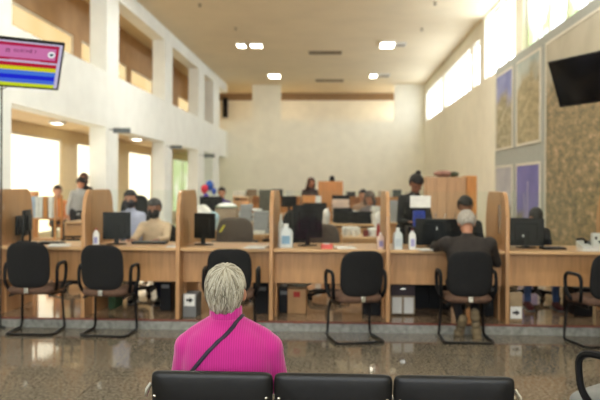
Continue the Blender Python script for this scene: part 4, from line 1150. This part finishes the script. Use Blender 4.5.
# clutter on desk behind middle chair
clut = [('mug', 347, 9.4, .04, .09, (205, 200, 190), 'white mug at the left of the back desk'), ('mug', 355, 9.35, .035, .07, (225, 220, 210), 'small white mug in the middle of the back desk'), ('mug', 366, 9.4, .038, .08, (120, 60, 60), 'dark red mug on the back desk')]
for nme, x, Y, r, h, c, lb in clut:
    o = thing('mug', lb, 'mug', (XY(x, Y), Y, T1), group='mugs on the back desk')
    bm = B(); lathe(bm, [(r*.9, 0), (r, h*.1), (r, h), (r*.88, h), (r*.85, h*.15)], n=18); obj('cup', bm, mat('mug_%d' % c[0], c, .3), o)
    bm = B(); tube(bm, fillet([(r*.9, 0, h*.2), (r*1.6, 0, h*.25), (r*1.6, 0, h*.8), (r*.9, 0, h*.85)], .02), .005, 6); obj('handle', bm, mat('mug_%d' % c[0], c, .3), o)
stack('white papers piled on the back desk beside the mugs', 351, 9.75, T1, .2, .25, .10, PAPER, .2)
stack('low white papers at the right end of the back desk', 373, 9.5, T1, .14, .2, .09, PAPER, -.2)
bag('white plastic bag on the back desk near the middle partition', 378.5, 9.75, T1, (.12, .12, .32), mat('white_bag2', (205, 200, 192), .5, var=.12), seed=8)
jug('white and red spray bottle on the back desk by the partition', 384, 9.5, .05, .2, mat('red_bottle', (160, 60, 55), .5), None).location.z = T1-.0
o = [q for q in C.objects if q.get('label', '').startswith('white and red spray')][0]; o.location.x = XY(378.5, 9.3); o.location.y = 9.3
# far items row
block('storage_box', 'dark grey storage box far back left of the middle partition', 'box', 266, 15.5, .86, (.28, .25, ZY(190, 15.5)-.86), mat('dkgrey_box', (84, 84, 74), .7, var=.15), extra=lambda bm: box(bm, (0, 0, .46), (.3, .27, .03)))
desk('far desk carrying the dark grey box', 250, 280, 15.2, .8, .86)
desk('wooden side table far back between bags and boxes', 233, 249, 14.2, .7, ZY(197, 14.2))
stack('pinkish cream binder stack behind the left dark monitor', 341, 12.55, .84, .3, .12, ZY(200, 12.5)-.84, mat('pink_paper', (216, 190, 172), .8, var=.05), 0)
block('printer', 'black printer behind the cream binders on the back desk', 'printer', 341, 13.4, PF, (.34, .3, ZY(195, 13.4)-PF), BPLAS, extra=lambda bm: box(bm, (0, -.1, 1.0), (.28, .12, .02)))
# more of the crowded back office
def trays(label, x, Y, z, rz=0, n=3):
    o = thing('document_tray', label, 'document tray', (XY(x, Y), Y, z), rz, 'document trays in the back office')
    for k in range(n):
        bm = B(); box(bm, (0, 0, .01+k*.085), (.26, .33, .006)); 
        for sx in (-1, 1): box(bm, (sx*.13, 0, .04+k*.085), (.006, .33, .066))
        obj('tray', bm, GREYPL, o, smooth=False)
        bm = B(); box(bm, (0, 0, .028+k*.085), (.21, .29, .028)); obj('paper', bm, PAPER, o, smooth=False)
desk('long desk behind the long desk of the bags', 188, 262, 12.6, .8, .84)
trays('document tray left of the middle partition on a middle row desk', 256, 12.9, .84, .1)
trays('document tray behind the green-rimmed dish', 236, 12.9, .84, -.1, 2)
monitor('black monitor on the middle row desk above the pale blue bag', 211, 12.9, .42, .28, .1, z=.84, ztop=1.28)
stack('leaning white papers on the middle row desk at its left end', 196, 12.8, .84, .16, .2, .26, PAPER, .2)
block('storage_box', 'orange wood box on the middle row desk beside the trays', 'box', 246, 13.0, .84, (.14, .2, .34), WOODO)
stack('white papers at the far end of the desk with the pair of dark monitors', 377, 12.0, .84, .14, .2, .30, PAPER, .2)
trays('document tray between the two dark monitors on the back desk', 352, 12.35, .84, 0, 3)
desk('middle row desk behind the black chair and the tall black monitor', 281, 328, 10.6, .8, .84)
monitor('black monitor on the middle row desk left of the coral box', 315, 11.05, .38, .30, .2, z=.84, ztop=1.22)
stack('white papers beside the monitor on the middle row desk, behind the jug', 296, 10.8, .84, .24, .28, .22, PAPER, -.3)
bag('white plastic bag at the right end of the middle row desk', 326.5, 10.8, .84, (.12, .16, .30), MATS['white_bag2'], seed=21)
desk('far right desk behind the person with the bun', 386, 426, 12.5, .8, .84)
stack('grey papers on the far right desk beside the partition', 392, 12.8, .84, .22, .28, .38, GREYP, -.1)
# low wooden bookcases along the far middle with things on top
def bookcase(label, x0, x1, Y, top):
    X0, X1 = XY(x0, Y), XY(x1, Y); w = X1-X0; h = top-PF
    o = thing('bookcase', label, 'bookcase', ((X0+X1)/2, Y+.18, PF), group='low wooden bookcases far back')
    bm = B(); box(bm, (0, .165, h/2), (w, .02, h)); n_ = max(2, int(w/.8))
    for k in range(n_+1): box(bm, (-w/2+.012+k*(w-.024)/n_, 0, h/2), (.024, .31, h))
    obj('carcass', bm, WOODO, o, smooth=False)
    for z in (.04, h*.5, h-.0125):
        bm = B(); box(bm, (0, 0, z), (w+(.01 if z > h*.9 else -.03), .31, .025)); obj('shelf', bm, WOODO, o, smooth=False)
BT = ZY(196.5, 16.4)
bookcase('low orange wooden bookcase far back, left of the brown-haired person', 233, 300, 16.4, BT)
bookcase('low orange wooden bookcase far back, right of the small wooden cabinet', 346, 424, 16.4, BT)
fb_ = [(240, .30, .12, (205, 200, 188), 'white folded sheets'), (252, .22, .16, (120, 98, 74), 'brown carton'), (277, .26, .17, (60, 62, 60), 'dark grey crate'), (290, .2, .13, (198, 196, 186), 'white carton'),
       (351, .22, .12, (52, 50, 52), 'black case'), (384, .26, .14, (188, 176, 160), 'beige carton'), (397, .2, .17, (78, 84, 80), 'dark green-grey carton'), (411, .28, .12, (205, 198, 184), 'cream carton')]
for k, (x_, w_, h_, c_, nm) in enumerate(fb_):
    block('storage_box', nm+' on top of the far low bookcase, '+('left' if x_ < 320 else 'right')+' unit', 'box', x_, 16.56, BT+.001, (w_, .22, h_), mat('far_box_%d' % k, c_, .7, var=.08), .05*math.sin(k*3))
# rack at far left
o = thing('binder_rack', 'wooden rack with white and orange upright boards at the far left', 'rack', (XY(46, 9.7), 9.7, PF))
bm = B(); w = .36
for k in range(2): box(bm, (0, 0, .62+k*.29), (w, .25, .02))
for s in (-1, 1):
    for q in (-1, 1): box(bm, (s*w/2, q*.115, .62), (.025, .025, 1.24))
obj('shelf_frame', bm, WOODO, o, smooth=False)
for k, (cx, ww, mm) in enumerate(((-.14, .05, 'blue'), (-.085, .05, 'w'), (-.03, .05, 'w'), (.035, .06, 'o'), (.105, .05, 'w'))):
    mm_ = {'blue': mat('pale_blue_board', (165, 185, 205), .6), 'w': PAPER, 'o': WOODO}[mm]
    bm = B(); box(bm, (cx, -.02, .921+.15), (ww, .18, .30)); obj('binder', bm, mm_, o, bevel=.004)
block('storage_box', 'orange wooden crate top visible above the leftmost monitor', 'box', 30, 12.2, PF, (.22, .25, ZY(193, 12.2)-PF), WOODO)
# balloons
def balloon(x, y, Y, r, c, lb):
    p = atY(x, y, Y); o = thing('balloon', lb, 'balloon', (p.x, Y, .86 if Y > 15.6 else PF), group='balloons far back left')
    z = p.z-o.location.z
    bm = B(); ball(bm, (0, 0, z), (r, r, r*1.2), 20, 14); q = bmesh.ops.create_cone(bm, segments=8, radius1=.02, radius2=.004, depth=.03, cap_ends=True); bmesh.ops.translate(bm, verts=q['verts'], vec=(0, 0, z-r*1.2-.008)); obj('bulb', bm, mat('balloon_%d_%d' % (c[0], c[2]), c, .3, var=.03), o)
    bm = B(); tube(bm, [(0, 0, 0), (.01, 0, (z-r*1.2)*.5), (0, 0, z-r*1.2)], .003, 5); obj('string', bm, WHITE, o)
balloon(204.5, 189.5, 15.9, .085, (200, 50, 70), 'red balloon far back left')
balloon(209.5, 186, 16.1, .10, (50, 90, 170), 'blue balloon behind the red one')
balloon(214, 191.5, 16.0, .06, (60, 90, 180), 'small blue balloon right of the larger blue one')
balloon(206, 197.5, 15.75, .07, (70, 50, 150), 'purple balloon below the red one')

# under counter
def carton(label, x, Y, w, h, m, z=PF, red=False, arrow=False, d=.3, name='cardboard_box'):
    o = thing(name, label, 'box', (XY(x, Y), Y, z)); bm = B(); box(bm, (0, 0, h/2), (w, d, h)); obj('body', bm, m, o, bevel=.004)
    if red:
        bm = B(); box(bm, (.0, -d/2-.001, h*.78), (w*.36, .003, h*.22)); obj('red_mark', bm, mat('red_print', (160, 44, 36), .6), o, smooth=False)
        bm = B(); box(bm, (0, -.0+0, h+.002), (w*.98, .05, .004)); obj('tape', bm, mat('tape', (200, 180, 140), .4), o, smooth=False)
    if arrow:
        bm = B(); box(bm, (0, -d/2-.001, h*arrow), (.115, .003, .125)); obj('white_label', bm, WHITE, o, smooth=False)
        bm = B(); prism(bm, [(-.035, -.012), (.0, -.012), (.0, -.03), (.04, 0), (.0, .03), (.0, .012), (-.035, .012)], -d/2-.005, -d/2-.003); 
        for v in bm.verts: v.co.z += h*arrow
        obj('arrow', bm, BPLAS, o, smooth=False)
    return o
carton('cardboard box with a red mark on the floor under the middle desk', 298, 7.75, .20, .27, CARD, red=True)
carton('low grey unit with a white arrow label under the desk beside the woman in pink', 193, 7.45, .14, .24, GREYPL, arrow=.76, name='computer_tower')
carton('beige unit with a white arrow label under the right-hand desk', 513, 7.5, .13, .30, mat('beige_unit', (150, 130, 100), .5), arrow=.3, name='computer_tower')
carton('green upright box under the desk of the masked clerk', 116.5, 7.9, .08, .22, mat('green_box', (44, 76, 48), .6))
carton('pale box beside the green one under the masked clerk\'s desk', 104, 7.95, .13, .2, mat('pale_box', (176, 160, 135), .6))
def tower(label, x, Y, w, h, rz=0):
    o = thing('computer_tower', label, 'computer', (XY(x, Y), Y, PF), rz, 'black computer towers under the desks')
    bm = B(); box(bm, (0, 0, h/2), (w, .38, h)); obj('case', bm, BPLAS, o, bevel=.006)
    bm = B(); box(bm, (0, -.192, h*.8), (w*.7, .004, .04)); obj('drive_bay', bm, GREYPL, o, smooth=False)
tower('black computer tower under the desk, right of the head of the woman in pink', 263, 7.75, .17, .34)
tower('black computer tower left of the cardboard box', 284, 7.85, .11, .27, .1)
tower('black computer tower under the desk right of the middle chair', 372, 7.75, .2, .33)
tower('black computer tower behind the customer\'s feet', 487, 7.8, .16, .36)
tower('dark computer tower between the knees and the right-hand chair', 578, 7.9, .2, .3)
tower('dark computer tower at the right of the masked clerk\'s legs', 170, 7.85, .12, .34)
# drawer unit under bay 5
o = thing('drawer_unit', 'low white-doored unit with a dark drawer beside the partition under the customer\'s desk', 'drawer unit', (XY(402, 7.75), 7.75, PF))
bm = B(); box(bm, (0, .01, .19), (.26, .34, .36)); obj('body', bm, mat('unit_beige', (150, 132, 106), .6), o, bevel=.004)
bm = B(); box(bm, (0, -.168, .29), (.255, .014, .15)); d = obj('drawer', bm, mat('dark_plum', (48, 32, 38), .5), o, smooth=False)
bm = B(); box(bm, (0, -.18, .29), (.05, .012, .015)); obj('handle', bm, CHROME, d)
for s in (-1, 1):
    bm = B(); box(bm, (s*.062, -.168, .11), (.1, .014, .17)); obj('door', bm, WHITE, o, smooth=False)
bag('pale crumpled bag lying on the cardboard box under the middle desk', 300, 7.78, PF+.275, (.3, .22, .07), mat('crumple', (150, 146, 132), .7, var=.1), seed=11)
bag('dull brown bag on the beige unit under the right-hand desk', 512, 7.55, PF+.30, (.12, .2, .07), mat('brownbag', (130, 112, 88), .7, var=.15), seed=12)

# =====================================================================
# TV placement (fitted to the photograph's corners)
# =====================================================================
def place_tv(o, c, yaw, pitch):
    pass
def tvset(o, c, yaw, pitch):
    R = Matrix.Rotation(yaw, 4, 'Z') @ Matrix.Rotation(-pitch, 4, 'X').inverted()
    o.location = c; o.rotation_euler = R.to_euler()
    pole = [k for k in kids(o) if k.name.startswith('mounting_arm')][0]
    inv = R.inverted(); bp_ = R @ Vector((0, .05, 0))
    bm = B()
    if c.x > 0:
        tube(bm, [inv @ bp_, inv @ (bp_+Vector((.12, .12, 0))), inv @ Vector((XR-.13-c.x, bp_.y+.15, 0))], .022, 10)
        box(bm, (0, .03, 0), (.2, .02, .2))
    else:
        px = XY(1.2, 7.10)-c.x; py = 7.10-c.y
        tube(bm, [inv @ Vector((px, py, -c.z)), inv @ Vector((px, py, .1))], .009, 12); tube(bm, [inv @ bp_, inv @ Vector((px, py, bp_.z))], .016, 10)
        q = bmesh.ops.create_cone(bm, segments=20, radius1=.05, radius2=.05, depth=.01, cap_ends=True); bmesh.ops.transform(bm, matrix=inv.to_4x4() @ Matrix.Translation((px, py, -c.z+.006)), verts=q['verts'])
    bm.to_mesh(pole.data); bm.free()
TVRP = (Vector((2.763, 7.887, 2.686)), -1.106, .351)
TVLP = (Vector((-3.27, 6.952, 2.72)), .583, .647)
tvset(TV_R, *TVRP); tvset(TV_L, *TVLP)

# =====================================================================
# LIGHT, CAMERA
# =====================================================================
cam = bpy.data.cameras.new('Camera'); co = bpy.data.objects.new('Camera', cam); C.objects.link(co)
co.location = (0, 0, CAMZ); co.rotation_euler = (Matrix.Rotation(YAW, 3, 'Z') @ Matrix.Rotation(PI/2, 3, 'X') @ Matrix.Rotation(math.radians(.3), 3, 'Z')).to_euler()
cam.sensor_width = 36; cam.lens = F/600*36; cam.shift_y = -15/600
cam.dof.use_dof = True; cam.dof.focus_distance = 2.68; cam.dof.aperture_fstop = 2.8
cam.clip_start = .05; cam.clip_end = 200
S = bpy.context.scene; S.camera = co
S.view_settings.view_transform = 'Standard'; S.view_settings.look = 'None'; S.view_settings.exposure = 1.9; S.view_settings.gamma = 1
S.view_settings.use_curve_mapping = False
